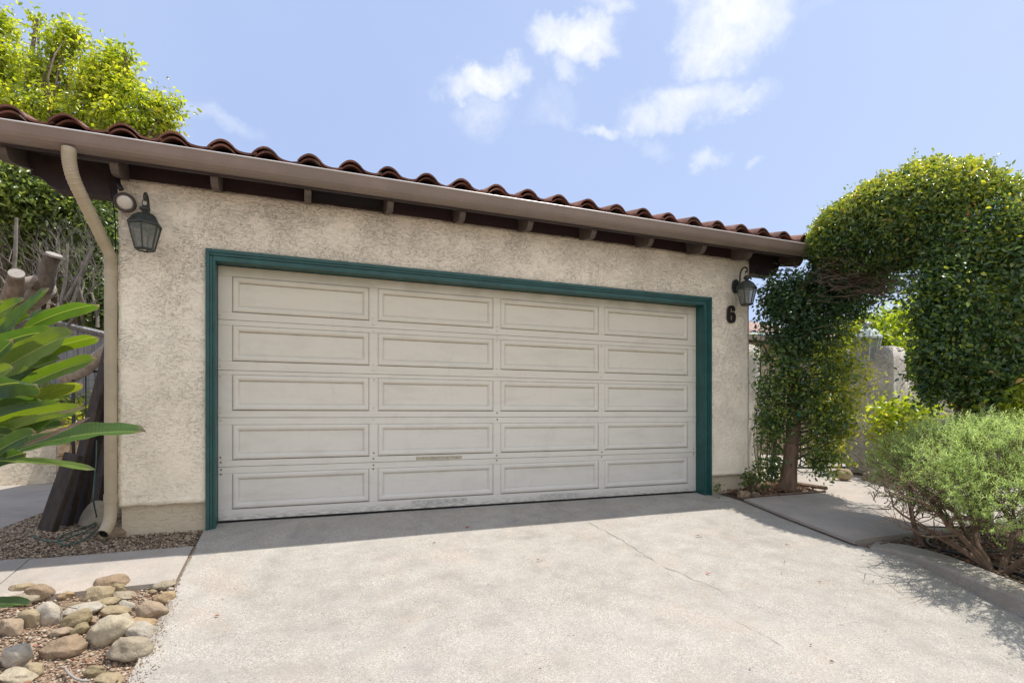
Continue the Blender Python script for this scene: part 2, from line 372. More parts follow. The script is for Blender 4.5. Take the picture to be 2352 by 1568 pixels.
def gridmesh(name, xs, ys, zf, m, parent=None, smooth=True, keep=None):
    nx, ny = len(xs), len(ys)
    V = [(x, y, zf(x, y)) for y in ys for x in xs]
    Fs = [(j*nx+i, j*nx+i+1, (j+1)*nx+i+1, (j+1)*nx+i) for j in range(ny-1) for i in range(nx-1) if keep is None or keep(.5*(xs[i]+xs[i+1]), .5*(ys[j]+ys[j+1]))]
    me = bpy.data.meshes.new(name); me.from_pydata(V, [], Fs)
    if smooth: me.polygons.foreach_set('use_smooth', [True]*len(me.polygons))
    return link(name, me, m, parent)
# ---------------------------------------------------------------- leaf clouds
def leafmesh(name, pos, nrm, size, tone, m, parent=None, aspect=.5, fold=.25, dirv=None):
    """pos Nx3, nrm Nx3 (leaf faces this way), size N, tone N; each leaf is four folded faces (6 verts)"""
    n = len(pos)
    nrm = nrm/np.maximum(np.linalg.norm(nrm, axis=1, keepdims=True), 1e-9)
    r = rng.normal(size=(n, 3)) if dirv is None else dirv
    a = r-(r*nrm).sum(1, keepdims=True)*nrm; a /= np.maximum(np.linalg.norm(a, axis=1, keepdims=True), 1e-9)
    b_ = np.cross(nrm, a); s = size[:, None]
    w = s*aspect*.5
    v0 = pos; v5 = pos+a*s-nrm*s*.12
    v1 = pos+a*s*.32+b_*w+nrm*s*fold*.45; v2 = pos+a*s*.32-b_*w+nrm*s*fold*.45
    v3 = pos+a*s*.70+b_*w*.8+nrm*s*fold*.30; v4 = pos+a*s*.70-b_*w*.8+nrm*s*fold*.30
    vm = pos+a*s*.5
    V = np.stack([v0, v1, v3, v5, v4, v2, vm], 1).reshape(-1, 3).astype(np.float32)
    base = (np.arange(n)*7)[:, None]
    tri = np.array([[0, 1, 6], [1, 2, 6], [2, 3, 6], [3, 4, 6], [4, 5, 6], [5, 0, 6]]).reshape(-1)
    L = (base+tri[None, :]).reshape(-1).astype(np.int32)
    nf = n*6
    me = bpy.data.meshes.new(name); me.vertices.add(len(V)); me.vertices.foreach_set('co', V.reshape(-1))
    me.loops.add(len(L)); me.loops.foreach_set('vertex_index', L)
    me.polygons.add(nf); me.polygons.foreach_set('loop_start', np.arange(nf, dtype=np.int32)*3)
    at = me.attributes.new('tone', 'FLOAT', 'POINT'); at.data.foreach_set('value', np.repeat(tone, 7).astype(np.float32))
    me.update(calc_edges=True); me.validate()
    o = link(name, me, m, parent)
    if parent is not None: o.matrix_parent_inverse = Matrix.Translation(-parent.location)
    return o
def vnoise(p, s, seed=0.0):
    return np.array([mnoise.noise(Vector((q[0]*s+seed, q[1]*s-seed, q[2]*s+seed*.5))) for q in p])
def ellipsoid_pts(n, c, r, shell=.55, lump=.25, ls=2.2, seed=0.):
    """points within an ellipsoid biased to its outer shell, with a lumpy radius"""
    d = rng.normal(size=(n, 3)); d /= np.linalg.norm(d, axis=1, keepdims=True)
    rad = shell+(1-shell)*rng.random(n)**.6
    rad = rad*(1+lump*vnoise(d*np.array(r), ls/np.mean(r)*1.0, seed)*1.8)
    p = np.array(c)+d*rad[:, None]*np.array(r)
    return p, d
def cluster_crown(c, r, ncl, per, csize, seed=0., lump=.3, shell=.4, flat=1.0):
    """crown made of many leaf clusters with gaps between"""
    cp, cd = ellipsoid_pts(ncl, c, r, shell, lump, 2.2, seed)
    off = rng.normal(size=(ncl, per, 3))*csize*.5*np.array([1, 1, flat])
    sz = (.6+.8*rng.random((ncl, 1, 1)))
    p = (cp[:, None, :]+off*sz).reshape(-1, 3)
    nr = (np.repeat(cd, per, 0)*.5+rng.normal(size=(ncl*per, 3))*.7+np.array([0, 0, .55]))
    ct = np.repeat(rng.random(ncl), per)
    return p, nr, ct, cp
# recursive woody growth
def grow(bm, p, d, L, r, depth, spread=.6, up=.15, nseg=4, n=5, tips=None, shrink=.68):
    pts = [Vector(p)]; d = Vector(d).normalized(); rads = [r]
    for i in range(nseg):
        d = (d+Vector((random.gauss(0, .14), random.gauss(0, .14), random.gauss(0, .12)+up*.15))).normalized()
        if pts[-1].z+d.z*L/nseg < -.16 and len(pts) > 1: return
        pts.append(pts[-1]+d*L/nseg); rads.append(r*(1-.38*(i+1)/nseg))
    tube(bm, pts, rads, n, cap=False)
    if depth <= 0:
        if tips is not None: tips.append((pts[-1].copy(), d.copy()))
        return
    k = 2 if random.random() < .5 else 3
    for i in range(k):
        q = Vector((random.gauss(0, 1), random.gauss(0, 1), random.gauss(0, .7)+up)).normalized()
        nd = (d*(1-spread)+q*spread).normalized()
        grow(bm, pts[-1], nd, L*random.uniform(.55, .85), rads[-1]*.8, depth-1, spread, up, nseg, max(3, n-1), tips, shrink)
    if depth > 1:
        j = random.randint(1, nseg-1); q = Vector((random.gauss(0, 1), random.gauss(0, 1), random.gauss(0, .6)+up)).normalized()
        grow(bm, pts[j], (d*.4+q*.6), L*.6, rads[j]*.6, depth-2, spread, up, nseg, max(3, n-1), tips, shrink)
# ================================================================ SETTING
def planter(Y): return -.168+.03*(max(Y, -9)+1.87)
RY = [-9, -7, -5.5, -4.2, -3.13, -2.6, -2.32, -2.1, -1.87, -1.1, -.41, -.05, .4]
RX = [1.6, 2.5, 3.05, 3.58, 3.99, 4.20, 4.32, 4.36, 4.243, 4.33, 4.45, 4.40, 4.40]
def redge(Y): return interp(Y, RY, RX)
def terr(x, y):
    if x > 4.2 and y < -1.0:
        near = planter(y)-.02
        return near if x > redge(y)+.08 else G(x, y)-.2
    if -.74 < x < 4.5 and y < .2: return G(x, y)-.2
    z = G(x, y)-.035
    if y > 4.4 and x < -1.0: z = max(z, min(2.8, (y-5.9)*.42+.50) if y > 5.9 else z)
    if x < -9: z += min(2, (-9-x)*.25)
    return z+.012*mnoise.noise(Vector((x*3, y*3, 0)))
xs = list(np.concatenate([[-320, -160, -80, -40, -24, -16, -12], np.arange(-10, 12, .14), [12.5, 14, 17, 22, 30, 50, 90, 170, 320]]))
ys = list(np.concatenate([[-300, -150, -70, -35, -18, -12, -9], np.arange(-8, 9, .14), [9.5, 11, 13, 16, 20, 30, 50, 90, 170, 320]]))
gnd = gridmesh('ground', xs, ys, terr, M['soil']); tag(gnd, kind='structure')
# driveway
bm = BM(); ysd = list(np.arange(-9, .30, .15)); nx = 36; rows = []
for y in ysd:
    xr = redge(y); rows.append([bm.verts.new((-.745+(xr+.745)*i/nx+(.006*mnoise.noise(Vector((0, y*4, 1))) if i == 0 else 0), y, G(-.745+(xr+.745)*i/nx, y)+.002*mnoise.noise(Vector((i*.2, y, 0))))) for i in range(nx+1)])
for a, b_ in zip(rows, rows[1:]):
    for i in range(nx): bm.faces.new((a[i], a[i+1], b_[i+1], b_[i]))
for side in (0, nx):
    low = [bm.verts.new((r[side].co.x, r[side].co.y, r[side].co.z-.18)) for r in rows]
    for k in range(len(rows)-1): bm.faces.new((rows[k][side], rows[k+1][side], low[k+1], low[k]))
drive = build(bm, 'driveway', M['drive'], None, False); tag(drive, kind='structure')
# hairline cracks
def crackstrip(name, pix, w, jit=.012, seed=1, off=.003):
    random.seed(seed); bm = BM(); pts = []
    P3 = [PG(*q) for q in pix]
    for a, b_ in zip(P3, P3[1:]):
        k = max(3, int((b_-a).length/.05))
        for j in range(k): pts.append(a.lerp(b_, j/k)+Vector((random.gauss(0, jit), random.gauss(0, jit), 0)))
    L = []; R = []
    for i, p in enumerate(pts):
        d = pts[min(i+1, len(pts)-1)]-pts[max(i-1, 0)]; nn = Vector((-d.y, d.x, 0)).normalized()*w*random.uniform(.3, 1.0)*.5
        if i in (0, len(pts)-1): nn *= .1
        for q, lst in ((p+nn, L), (p-nn, R)): lst.append(bm.verts.new((q.x, q.y, G(q.x, q.y)+off)))
    for i in range(len(pts)-1): bm.faces.new((L[i], L[i+1], R[i+1], R[i]))
    o = build(bm, name, M['crack'], drive); return o
crackstrip('crack', [(1270, 1158), (1310, 1180), (1345, 1197), (1395, 1222), (1450, 1255), (1520, 1300)], .0055)
crackstrip('crack', [(1680, 1420), (1760, 1465), (1830, 1500)], .0035, seed=5)
crackstrip('crack', [(1520, 1300), (1640, 1350), (1690, 1375)], .005, seed=4)
# left path slab and its walkway
def slab(name, poly, zf, th, m, joints=()):
    bm = BM(); n = len(poly)
    T = [bm.verts.new((x, y, zf(x, y))) for x, y in poly]; B = [bm.verts.new((x, y, zf(x, y)-th)) for x, y in poly]
    bm.faces.new(T)
    for i in range(n): bm.faces.new((T[i], T[(i+1) % n], B[(i+1) % n], B[i]))
    bmesh.ops.triangulate(bm, faces=[f for f in bm.faces if len(f.verts) > 4])
    return tag(build(bm, name, m), kind='structure')
def sub(poly_x, poly_y, zf, name, m, th=.14, bev=.008):
    """rectangular slab subdivided so that it follows the ground"""
    bm = BM(); X = np.linspace(poly_x[0], poly_x[1], 14); Y = np.linspace(poly_y[0], poly_y[1], 14)
    V = [[bm.verts.new((x, y, zf(x, y)-(bev if (i in (0, 13) or j in (0, 13)) else 0))) for i, x in enumerate(X)] for j, y in enumerate(Y)]
    for j in range(13):
        for i in range(13): bm.faces.new((V[j][i], V[j][i+1], V[j+1][i+1], V[j+1][i]))
    ring = [V[0][i] for i in range(14)]+[V[j][13] for j in range(1, 14)]+[V[13][i] for i in range(12, -1, -1)]+[V[j][0] for j in range(12, 0, -1)]
    low = [bm.verts.new((v.co.x, v.co.y, v.co.z-th)) for v in ring]
    for k in range(len(ring)): bm.faces.new((ring[k], ring[(k+1) % len(ring)], low[(k+1) % len(ring)], low[k]))
    return tag(build(bm, name, m), kind='structure')
fl = lambda x, y: G(x, y)+.006
sub((-1.72, -.762), (-1.07, -.47), fl, 'path', M['walk'])
sub((-4.2, -1.727), (-1.04, -.45), fl, 'path', M['walk'])
sub((-4.4, -2.25), (-.05, 1.6), lambda x, y: G(x, y)+.004, 'walkway', M['walk'])
sub((-4.4, -2.25), (1.607, 3.75), lambda x, y: .0, 'walkway', M['walk'])
sub((-4.4, -1.4), (3.757, 5.6), lambda x, y: .0, 'walkway', M['walk'])
# gravel bed sheet between walkway and garage
xs = list(np.linspace(-2.25, -.75, 30)); ys = list(np.linspace(-.455, 3.7, 60))
gb = gridmesh('gravel_bed', xs, ys, lambda x, y: G(x, y)-.02+.012*mnoise.noise(Vector((x*5, y*5, 2))), M['gravelbed'], keep=lambda x, y: not (x > -1.3 and y > .1)); tag(gb, kind='structure')
# right walk
sr = lambda x, y: G(4.45, y)*.93+.028 if y < 0 else .028
def rslab(name, x0, x1, y0, y1): 
    f = lambda x, y: sr(x, y)
    return sub((x0, x1), (y0, y1), f, name, M['walk'], .16)
def rslab2():
    bm = BM(); ys_ = np.linspace(-1.87, -.46, 12); rows = []
    for y in ys_:
        xr = redge(y)+.019; rows.append([bm.verts.new((xr+(7.0-xr)*i/12, y, sr(0, y)-(.008 if i == 0 else 0))) for i in range(13)])
    for a, b_ in zip(rows, rows[1:]):
        for i in range(12): bm.faces.new((a[i], a[i+1], b_[i+1], b_[i]))
    for ring in ([r[0] for r in rows], rows[0], rows[-1], [r[12] for r in rows]):
        low = [bm.verts.new((v.co.x, v.co.y, v.co.z-.16)) for v in ring]
        for k in range(len(ring)-1): bm.faces.new((ring[k], ring[k+1], low[k+1], low[k]))
    tag(build(bm, 'pavement', M['walk']), kind='structure')
rslab2()
bm = BM(); A_ = []
for y in np.arange(-1.9, -.40, .05): A_.append((bm.verts.new((redge(y)-.012, y, G(redge(y), y)+.004)), bm.verts.new((redge(y)+.020, y, G(redge(y), y)+.005))))
for a, b_ in zip(A_, A_[1:]): bm.faces.new((a[0], a[1], b_[1], b_[0]))
build(bm, 'joint_dirt', M['joint'], drive)
rslab('pavement', 5.72, 7.45, -.452, 1.0)
rslab('pavement', 5.72, 9.5, 1.008, 4.0)
rslab('pavement', 7.008, 9.6, -1.87, -.46)
# curb along the right edge
bm = BM(); rows = []
for y in list(np.arange(-7.5, -1.86, .12)):
    e = redge(y); d = Vector((redge(y+.05)-redge(y-.05), .1, 0)).normalized(); nrm = Vector((d.y, -d.x, 0))
    k = clampf((-1.90-y)/1.3, 0.0, 1.0); g = G(e, y); top = max(g+.006, g+.135*k**.8); rnd = .03*k+.002
    base = Vector((e, y, 0)); sec = []
    w = .17+.10*(1-k)
    for off, z in ((-.012, g-.1), (-.004, top-rnd), (.010*k, top-.3*rnd), (.035*k+.002, top), (w, top+.003), (w+.01, top-.12)):
        q = base+nrm*off; q.x += .004*mnoise.noise(Vector((y*6, off*10, 0))); sec.append(bm.verts.new((q.x, q.y, z)))
    rows.append(sec)
for a, b_ in zip(rows, rows[1:]):
    for i in range(5): bm.faces.new((a[i], a[i+1], b_[i+1], b_[i]))
tag(build(bm, 'curb', M['curb'], None, False), kind='structure')
# mulch of the planters
def mz(x, y): return planter(y)-.005+.02*mnoise.noise(Vector((x*4, y*4, 3)))+.01*mnoise.noise(Vector((x*14, y*14, 3)))
xs = list(np.arange(3.4, 9.6, .07)); ys = list(np.arange(-6, -1.87, .07))
tag(gridmesh('planter_soil', xs, ys, mz, M['mulch'], keep=lambda x, y: x > redge(y)+.12), kind='structure')
xs = list(np.arange(4.43, 5.73, .05)); ys = list(np.arange(-.46, .45, .05))
tag(gridmesh('planter_soil', xs, ys, lambda x, y: .0+G(4.45, y)*.9+.015*mnoise.noise(Vector((x*7, y*7, 3))), M['mulch']), kind='structure')
xs = list(np.arange(7.44, 9.6, .08)); ys = list(np.arange(-.47, 1.02, .08))
tag(gridmesh('planter_soil', xs, ys, lambda x, y: .03+.02*mnoise.noise(Vector((x*5, y*5, 3))), M['mulch']), kind='structure')
# wooden edging of the bed by the tree
# gravel and litter (stuff)
def pebbles(name, n, sampler, smin, smax, label, m, tone_lo=0., tone_hi=1., flat=.6):
    pts = np.array([sampler() for _ in range(n)])
    ico = np.array([(1, 0, 0), (-1, 0, 0), (0, 1, 0), (0, -1, 0), (0, 0, 1), (0, 0, -1)], float)
    fc = np.array([[0, 2, 4], [2, 1, 4], [1, 3, 4], [3, 0, 4], [2, 0, 5], [1, 2, 5], [3, 1, 5], [0, 3, 5]])
    V = ico[None]*(.6+.8*rng.random((n, 6, 1)))
    s = (smin+(smax-smin)*rng.random(n)**2)[:, None, None]
    sc3 = np.stack([.8+.9*rng.random(n), .6+.5*rng.random(n), flat*(.6+.6*rng.random(n))], 1)[:, None, :]
    V = V*s*sc3; an = rng.random(n)*6.28; ca, sa = np.cos(an)[:, None], np.sin(an)[:, None]
    V = np.stack([V[..., 0]*ca-V[..., 1]*sa, V[..., 0]*sa+V[..., 1]*ca, V[..., 2]], -1)+pts[:, None, :]
    L = (np.arange(n)[:, None]*6+fc.reshape(-1)[None]).reshape(-1).astype(np.int32)
    me = bpy.data.meshes.new(name); me.vertices.add(n*6); me.vertices.foreach_set('co', V.reshape(-1).astype(np.float32))
    me.loops.add(len(L)); me.loops.foreach_set('vertex_index', L); me.polygons.add(n*8); me.polygons.foreach_set('loop_start', np.arange(n*8, dtype=np.int32)*3)
    at = me.attributes.new('tone', 'FLOAT', 'POINT'); at.data.foreach_set('value', np.repeat(tone_lo+(tone_hi-tone_lo)*rng.random(n), 6).astype(np.float32))
    me.update(calc_edges=True); o = link(name, me, m); tag(o, label, 'gravel', kind='stuff'); return o
def s_gravel():
    while True:
        x = random.uniform(-2.25, -.76); y = random.uniform(-.46, 1.8) if random.random() < .8 else random.uniform(1, 3.6)
        if not (x > -1.31 and y > -.11): return (x, y, G(x, y)-.012+random.uniform(0, .006))
pebbles('gravel', 15000, s_gravel, .006, .014, 'brown and tan pea gravel in the shaded strip beside the garage', M['pebble'], 0, .9)
def s_bed():
    x = random.uniform(-2.6, -.76); y = random.uniform(-3.3, -1.08); return (x, y, terr(x, y)+.004)
pebbles('gravel', 15000, s_bed, .004, .013, 'sandy gravel and grit between the cobbles left of the driveway', M['pebble'], .1, 1)
def s_small():
    x, y, z = s_bed(); return (x, y, z+.004)
pebbles('gravel', 420, s_small, .010, .028, 'small broken stones lying between the larger cobbles', M['pebble'], .1, .95, .7)
def s_edge():
    y = random.uniform(-3.2, -.5); x = -.75+abs(random.gauss(0, .05))*clampf((-.9-y), .12, 1)
    return (x, y, G(x, y)+.003)
pebbles('grit', 2600, s_edge, .0015, .0045, 'brown grit spilled over the left edge of the driveway', M['pebble'], .1, .7)
def s_drv():
    x = random.uniform(-.7, 4.1); y = random.uniform(-4.6, -.1); x = min(x, redge(y)-.02); return (x, y, G(x, y)+.001)
pebbles('grit', 700, s_drv, .0015, .005, 'sparse dark grit and seed husks strewn over the driveway', M['pebble'], 0, .25, .35)
def s_bed2():
    x = random.uniform(5.0, 5.72); y = random.uniform(-.46, -.1); return (x, y, G(4.45, y)*.9+.012)
pebbles('gravel', 900, s_bed2, .005, .013, 'pale gravel in the bed around the arch tree trunk', M['pebble'], .4, 1)
def s_mul():
    x = random.uniform(4.1, 7.2); y = random.uniform(-4.0, -1.9)
    if x < redge(y)+.3: x = redge(y)+.3+random.random()
    return (x, y, mz(x, y)+.004)
pebbles('mulch', 6500, s_mul, .006, .02, 'dark bark mulch and leaf litter in the planter behind the curb', M['pebble'], 0, .55, .35)
# ================================================================ GARAGE
gar = empty('garage', 'cream stucco double garage with clay tile roof and teal trimmed door', 'garage', (1.78, 0, 0))
WY = -.12
def wn(x, z): return mnoise.noise(Vector((x*3.1, 0, z*3.1)))*.006+mnoise.noise(Vector((x*11, 3, z*11)))*.0035
# front wall with opening and thickness
bm = BM(); st = .03
xg = np.concatenate([np.linspace(-1.32, -.72, 21), np.linspace(-.69, 4.27, 166), np.linspace(4.295, 4.87, 20)])
zg = np.concatenate([np.linspace(.2, 2.19, 66), np.linspace(2.215, 2.70, 17)])
vd = {}
def gv(i, j):
    if (i, j) not in vd:
        x, z = xg[i], zg[j]; xx, zz = x, z
        if i in (0, len(xg)-1): xx += .006*mnoise.noise(Vector((z*5, x, 0)))+.003*mnoise.noise(Vector((z*16, x, 0)))
        if j == 0: zz += .008*mnoise.noise(Vector((x*8, 5, 0)))
        vd[(i, j)] = bm.verts.new((xx, WY+wn(x, z)-(.012 if j == 0 else 0), zz))
    return vd[(i, j)]
for j in range(len(zg)-1):
    for i in range(len(xg)-1):
        cx, cz = .5*(xg[i]+xg[i+1]), .5*(zg[j]+zg[j+1])
        if -.72 < cx < 4.295 and cz < 2.215: continue
        bm.faces.new((gv(i, j), gv(i+1, j), gv(i+1, j+1), gv(i, j+1)))
bd = [e for e in bm.edges if e.is_boundary]
r = bmesh.ops.extrude_edge_only(bm, edges=bd); nv = [v for v in r['geom'] if isinstance(v, bmesh.types.BMVert)]
for v in nv: v.co.y = .08
build(bm, 'wall', M['stucco'], gar, True)
bm = BM()   # side and back walls, gables included
for x0, x1 in ((-1.312, -1.15), (4.70, 4.862)):
    prism(bm, [(.08, -.3), (6.0, -.3), (6.0, 2.68), (2.95, 3.55), (.08, 2.70)], 'X', x0, x1)
box(bm, -1.149, 4.699, 5.85, 5.99, -.3, 2.68)
build(bm, 'side_walls', M['stucco'], gar)
bm = BM()
def found(x0, x1):
    xs_ = np.linspace(x0, x1, 16); A = []
    for x in xs_: A.append([bm.verts.new((x, WY+.028+.004*mnoise.noise(Vector((x*7, k, 0))), z)) for k, z in enumerate((-.25, -.06, .02, .10, .198))])
    for a, b_ in zip(A, A[1:]):
        for k in range(4): bm.faces.new((a[k], b_[k], b_[k+1], a[k+1]))
    for col in (A[0], A[-1]):
        lo = [bm.verts.new((v.co.x, .1, v.co.z)) for v in col]
        for k in range(4): bm.faces.new((col[k], col[k+1], lo[k+1], lo[k]))
found(-1.305, -.725); build(bm, 'foundation', M['stucco_found'], gar, False)
bm = BM(); found(4.30, 4.855); build(bm, 'foundation', M['stucco_found'], gar, False)
# casing: stepped brick mould round the door
bm = BM()
def casing_leg(x_out, x_in, s):
    # s=+1 : inner side is toward +x
    for (a, b_, yf) in ((0, .028, -.152), (.0285, .047, -.143), (.0475, abs(x_in-x_out), -.132)):
        xa, xb = x_out+s*a, x_out+s*b_
        box(bm, min(xa, xb), max(xa, xb), yf, -.02, -.02, 2.13+abs(x_in-x_out)-a-.002, .002)
    xa, xb = x_in+s*.002, x_in-s*.02
    box(bm, min(xa, xb), max(xa, xb), -.1295, .06, -.02, 2.131, .0)
casing_leg(-.733, -.668, 1); casing_leg(4.303, 4.208, -1)
w = .088
for (a, b_, yf) in ((0, .028, -.1525), (.0285, .047, -.1435), (.0475, w, -.1325)):
    box(bm, -.733+min(a, .06), 4.303-a, yf, -.02, 2.131+w-b_, 2.131+w-a, .002)
box(bm, -.667, 4.207, -.1295, .06, 2.1315, 2.15)
build(bm, 'door_casing', M['teal'], gar)
# garage door
X0, X1 = -.664, 4.204
seams = [0.018, .464, .872, 1.265, 1.683, 2.129]
prow = [(.109, .408), (.518, .813), (.930, 1.230), (1.341, 1.640), (1.747, 2.047)]
pcol = [(-.561, .548), (.625, 1.737), (1.814, 2.924), (2.998, 4.090)]
bm = BM()
for k in range(5):
    z0, z1 = seams[k]+.0015, seams[k+1]-.0015; pa, pb = prow[k]
    box(bm, X0, X1, 0, .04, pb, z1, .0015); box(bm, X0, X1, 0, .04, z0, pa, .0015)
    xs_ = [X0]+[v for c_ in pcol for v in c_]+[X1]
    for i in range(0, 10, 2): box(bm, xs_[i], xs_[i+1], .0022, .04, pa+.0006, pb-.0006, .001)
door = build(bm, 'garage_door', M['door'], gar, local=True)
def dchild(bm, name, m, smooth=False):
    bm.transform(Matrix.Translation(-Vector(gar.location))); me = bpy.data.meshes.new(name)
    bmesh.ops.recalc_face_normals(bm, faces=bm.faces); bm.to_mesh(me); bm.free()
    if smooth: me.polygons.foreach_set('use_smooth', [True]*len(me.polygons))
    return link(name, me, m, door)
M['panel_line'] = simple('panel_line_brown', (.22, .195, .15), .95, .4, 30)
for (pa, pb) in prow:
    for (xa, xb) in pcol:
        bm = BM(); g = .004
        # successive rectangles: (inset, y)
        prof = [(.0, .034), (.0, .005), (.004, -.0015), (.012, -.0055), (.022, -.0065), (.034, -.005), (.043, .0005), (.0485, .009), (.0515, .0155), (.0545, .0155), (.058, .0130)]
        rings = []
        for ins, y in prof:
            rings.append([bm.verts.new(q) for q in ((xa+ins+.0015, y, pa+ins+.0055), (xb-ins-.003, y, pa+ins+.0055), (xb-ins-.003, y, pb-ins-.0012), (xa+ins+.0015, y, pb-ins-.0012))])
        for a, b_ in zip(rings, rings[1:]):
            for k in range(4): bm.faces.new((a[k], a[(k+1) % 4], b_[(k+1) % 4], b_[k]))
        bm.faces.new(rings[-1]); dchild(bm, 'door_panel', M['door'])
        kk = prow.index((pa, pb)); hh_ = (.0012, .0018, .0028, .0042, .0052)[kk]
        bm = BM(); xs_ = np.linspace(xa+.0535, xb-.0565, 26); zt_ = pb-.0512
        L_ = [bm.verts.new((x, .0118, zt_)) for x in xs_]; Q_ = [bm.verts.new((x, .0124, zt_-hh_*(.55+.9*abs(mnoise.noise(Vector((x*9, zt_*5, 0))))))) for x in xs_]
        for q in range(25): bm.faces.new((L_[q], L_[q+1], Q_[q+1], Q_[q]))
        dchild(bm, 'dark_line', M['panel_line'])  # thin dark strip below each top moulding, taller on upper panels
bm = BM(); box(bm, X0-.01, X1+.01, .042, .06, -.02, 2.15); dchild(bm, 'groove_backing', M['door_gap'])
bm = BM(); box(bm, X0, X1, .006, .035, -.02, .0165); dchild(bm, 'weather_seal', M['dark'])
def disc(x, z, r, m, y=0.0, th=.004):
    bm = BM(); pr = [(r, 0), (r*.9, th*.8), (r*.5, th)]
    rings = [[bm.verts.new((x+a*math.cos(k*math.pi/4), y-h, z+a*math.sin(k*math.pi/4))) for k in range(8)] for a, h in pr]
    for a, b_ in zip(rings, rings[1:]):
        for k in range(8): bm.faces.new((a[k], a[(k+1) % 8], b_[(k+1) % 8], b_[k]))
    bm.faces.new(rings[-1]); dchild(bm, 'bolt', m, True)
stx = [-.645, .586, 1.775, 2.961, 4.17]
for i, x in enumerate(stx):
    for k, zs in enumerate(seams[1:5]):
        for dz in (-.055, -.022, .035, .085):
            rusty = (k == 0 and (i in (0, 1) or dz in (-.022, .035))) or (i == 2 and k == 1 and abs(dz) < .04)
            if not rusty and random.random() < .35: continue
            disc(x+random.uniform(-.004, .004), zs+dz+random.uniform(-.006, .006), .0075, M['rust'] if rusty else M['bolt_paint'], 0.0 if abs(dz) < .06 else .0022)
# bare filler patches on the rails
M['patch'] = simple('bare_filler_patch', (.40, .365, .27), .8, .25, 22, .3, 80, dark=(.15, .12, .08), darkamt=.6, dscale=26)
M['patch2'] = simple('grey_bare_wood_patch', (.47, .46, .43), .8, .2, 22, .3, 80, dark=(.2, .18, .16), darkamt=.6, dscale=24)
for (x0, x1, z0, z1, mm) in ((.975, 1.415, .468+.0, .505, 'patch'), (.93, 1.20, .035, .100, 'patch2'), (1.20, 1.47, .045, .098, 'patch2'), (2.24, 2.70, .03, .085, 'patch2')):
    bm = BM(); box(bm, x0, x1, -.0018, .002, z0+.004, z1-.003); dchild(bm, 'worn_patch', M[mm])
# roof ------------------------------------------------------------
PIT = math.tan(math.radians(15.5)); EY = -.40; EZ = 2.80
RXL, RXR = -1.97, 5.46
def roofz(y): return EZ+(y-EY)*PIT
RIDGE = 2.95
bm = BM()   # deck
prism(bm, [(EY+.02, roofz(EY)+.0), (RIDGE, roofz(RIDGE)), (RIDGE, roofz(RIDGE)-.03), (EY+.02, roofz(EY)-.03)], 'X', RXL+.04, RXR-.04)
prism(bm, [(RIDGE+.001, roofz(RIDGE)), (6.4, roofz(RIDGE)-(6.4-RIDGE)*PIT), (6.4, roofz(RIDGE)-(6.4-RIDGE)*PIT-.03), (RIDGE+.001, roofz(RIDGE)-.03)], 'X', RXL+.04, RXR-.04)
build(bm, 'roof_deck', M['brown_wood'], gar)
PW = .3125
prof = []   # S profile  (x, z)
for k in range(17):
    x = k/16
    if x < .58: z = .088*abs(math.sin(math.pi*clampf((x+.03)/.64, 0, 1)))**.75
    else:
        q = min(1., (x-.58)/.42); z = .088*math.sin(math.pi*clampf((.61)/.64, 0, 1))**.75*(1-q)**1.5 - .002*math.sin(math.pi*q)+.022*q**3
    prof.append((x*PW*1.07, z))
def tile_run(bm, x, y0, y1, zb, th=.017, dx=0.0, tilt=0.0, jag=0.0):
    lo0 = []; hi0 = []; lo1 = []; hi1 = []
    for (px, pz) in prof:
        j = random.uniform(-jag, jag)
        z0 = roofz(y0)+zb; z1 = roofz(y1)+zb-.02
        hi0.append(bm.verts.new((x+px+dx, y0+j, z0+pz+th+tilt*px))); lo0.append(bm.verts.new((x+px+dx, y0+j, z0+pz+tilt*px)))
        hi1.append(bm.verts.new((x+px+dx*.3, y1, z1+pz+th))); lo1.append(bm.verts.new((x+px+dx*.3, y1, z1+pz)))
    n = len(prof)
    for i in range(n-1):
        bm.faces.new((hi0[i], hi0[i+1], hi1[i+1], hi1[i])); bm.faces.new((lo0[i+1], lo0[i], lo1[i], lo1[i+1]))
        bm.faces.new((lo0[i], lo0[i+1], hi0[i+1], hi0[i]))
    bm.faces.new((lo0[0], hi0[0], hi1[0], lo1[0])); bm.faces.new((lo0[-1], lo1[-1], hi1[-1], hi0[-1]))
random.seed(21)
bm = BM(); ncol = 24; xstart = -1.535-1.30*PW+.010
for rrow in range(9):
    for c_ in range(ncol):
        x = xstart+c_*PW
        y0 = EY-.075+rrow*.37 if rrow else EY-.075
        tile_run(bm, x+random.uniform(-.006, .006), y0+random.uniform(-.012, .012), min(y0+.44, RIDGE+.02), .068 if rrow else .075, .016, random.uniform(-.006, .006), random.uniform(-.03, .03), .0012)
for c_ in range(ncol):   # doubled starter layer under the first course
    x = xstart+c_*PW; tile_run(bm, x+.012+random.uniform(-.01, .01), EY-.052+random.uniform(-.012, .008), EY+.35, .043, .015, 0, random.uniform(-.03, .03), .001)
build(bm, 'roof_tiles', M['tile'], gar, False)
bm = BM()
for c_ in range(ncol):
    for rr in range(8): 
        y0 = RIDGE+.02+rr*.42; 
        for i in range(0, 16, 1):
            a, b2 = prof[i], prof[i+1]; zz = lambda y: roofz(RIDGE)-(y-RIDGE)*PIT+.05
            x = xstart+c_*PW
            vs = [bm.verts.new((x+a[0], y0, zz(y0)+a[1])), bm.verts.new((x+b2[0], y0, zz(y0)+b2[1])), bm.verts.new((x+b2[0], y0+.44, zz(y0+.44)+b2[1]+.01)), bm.verts.new((x+a[0], y0+.44, zz(y0+.44)+a[1]+.01))]
            bm.faces.new(vs)
build(bm, 'roof_tiles', M['tile'], gar, True)
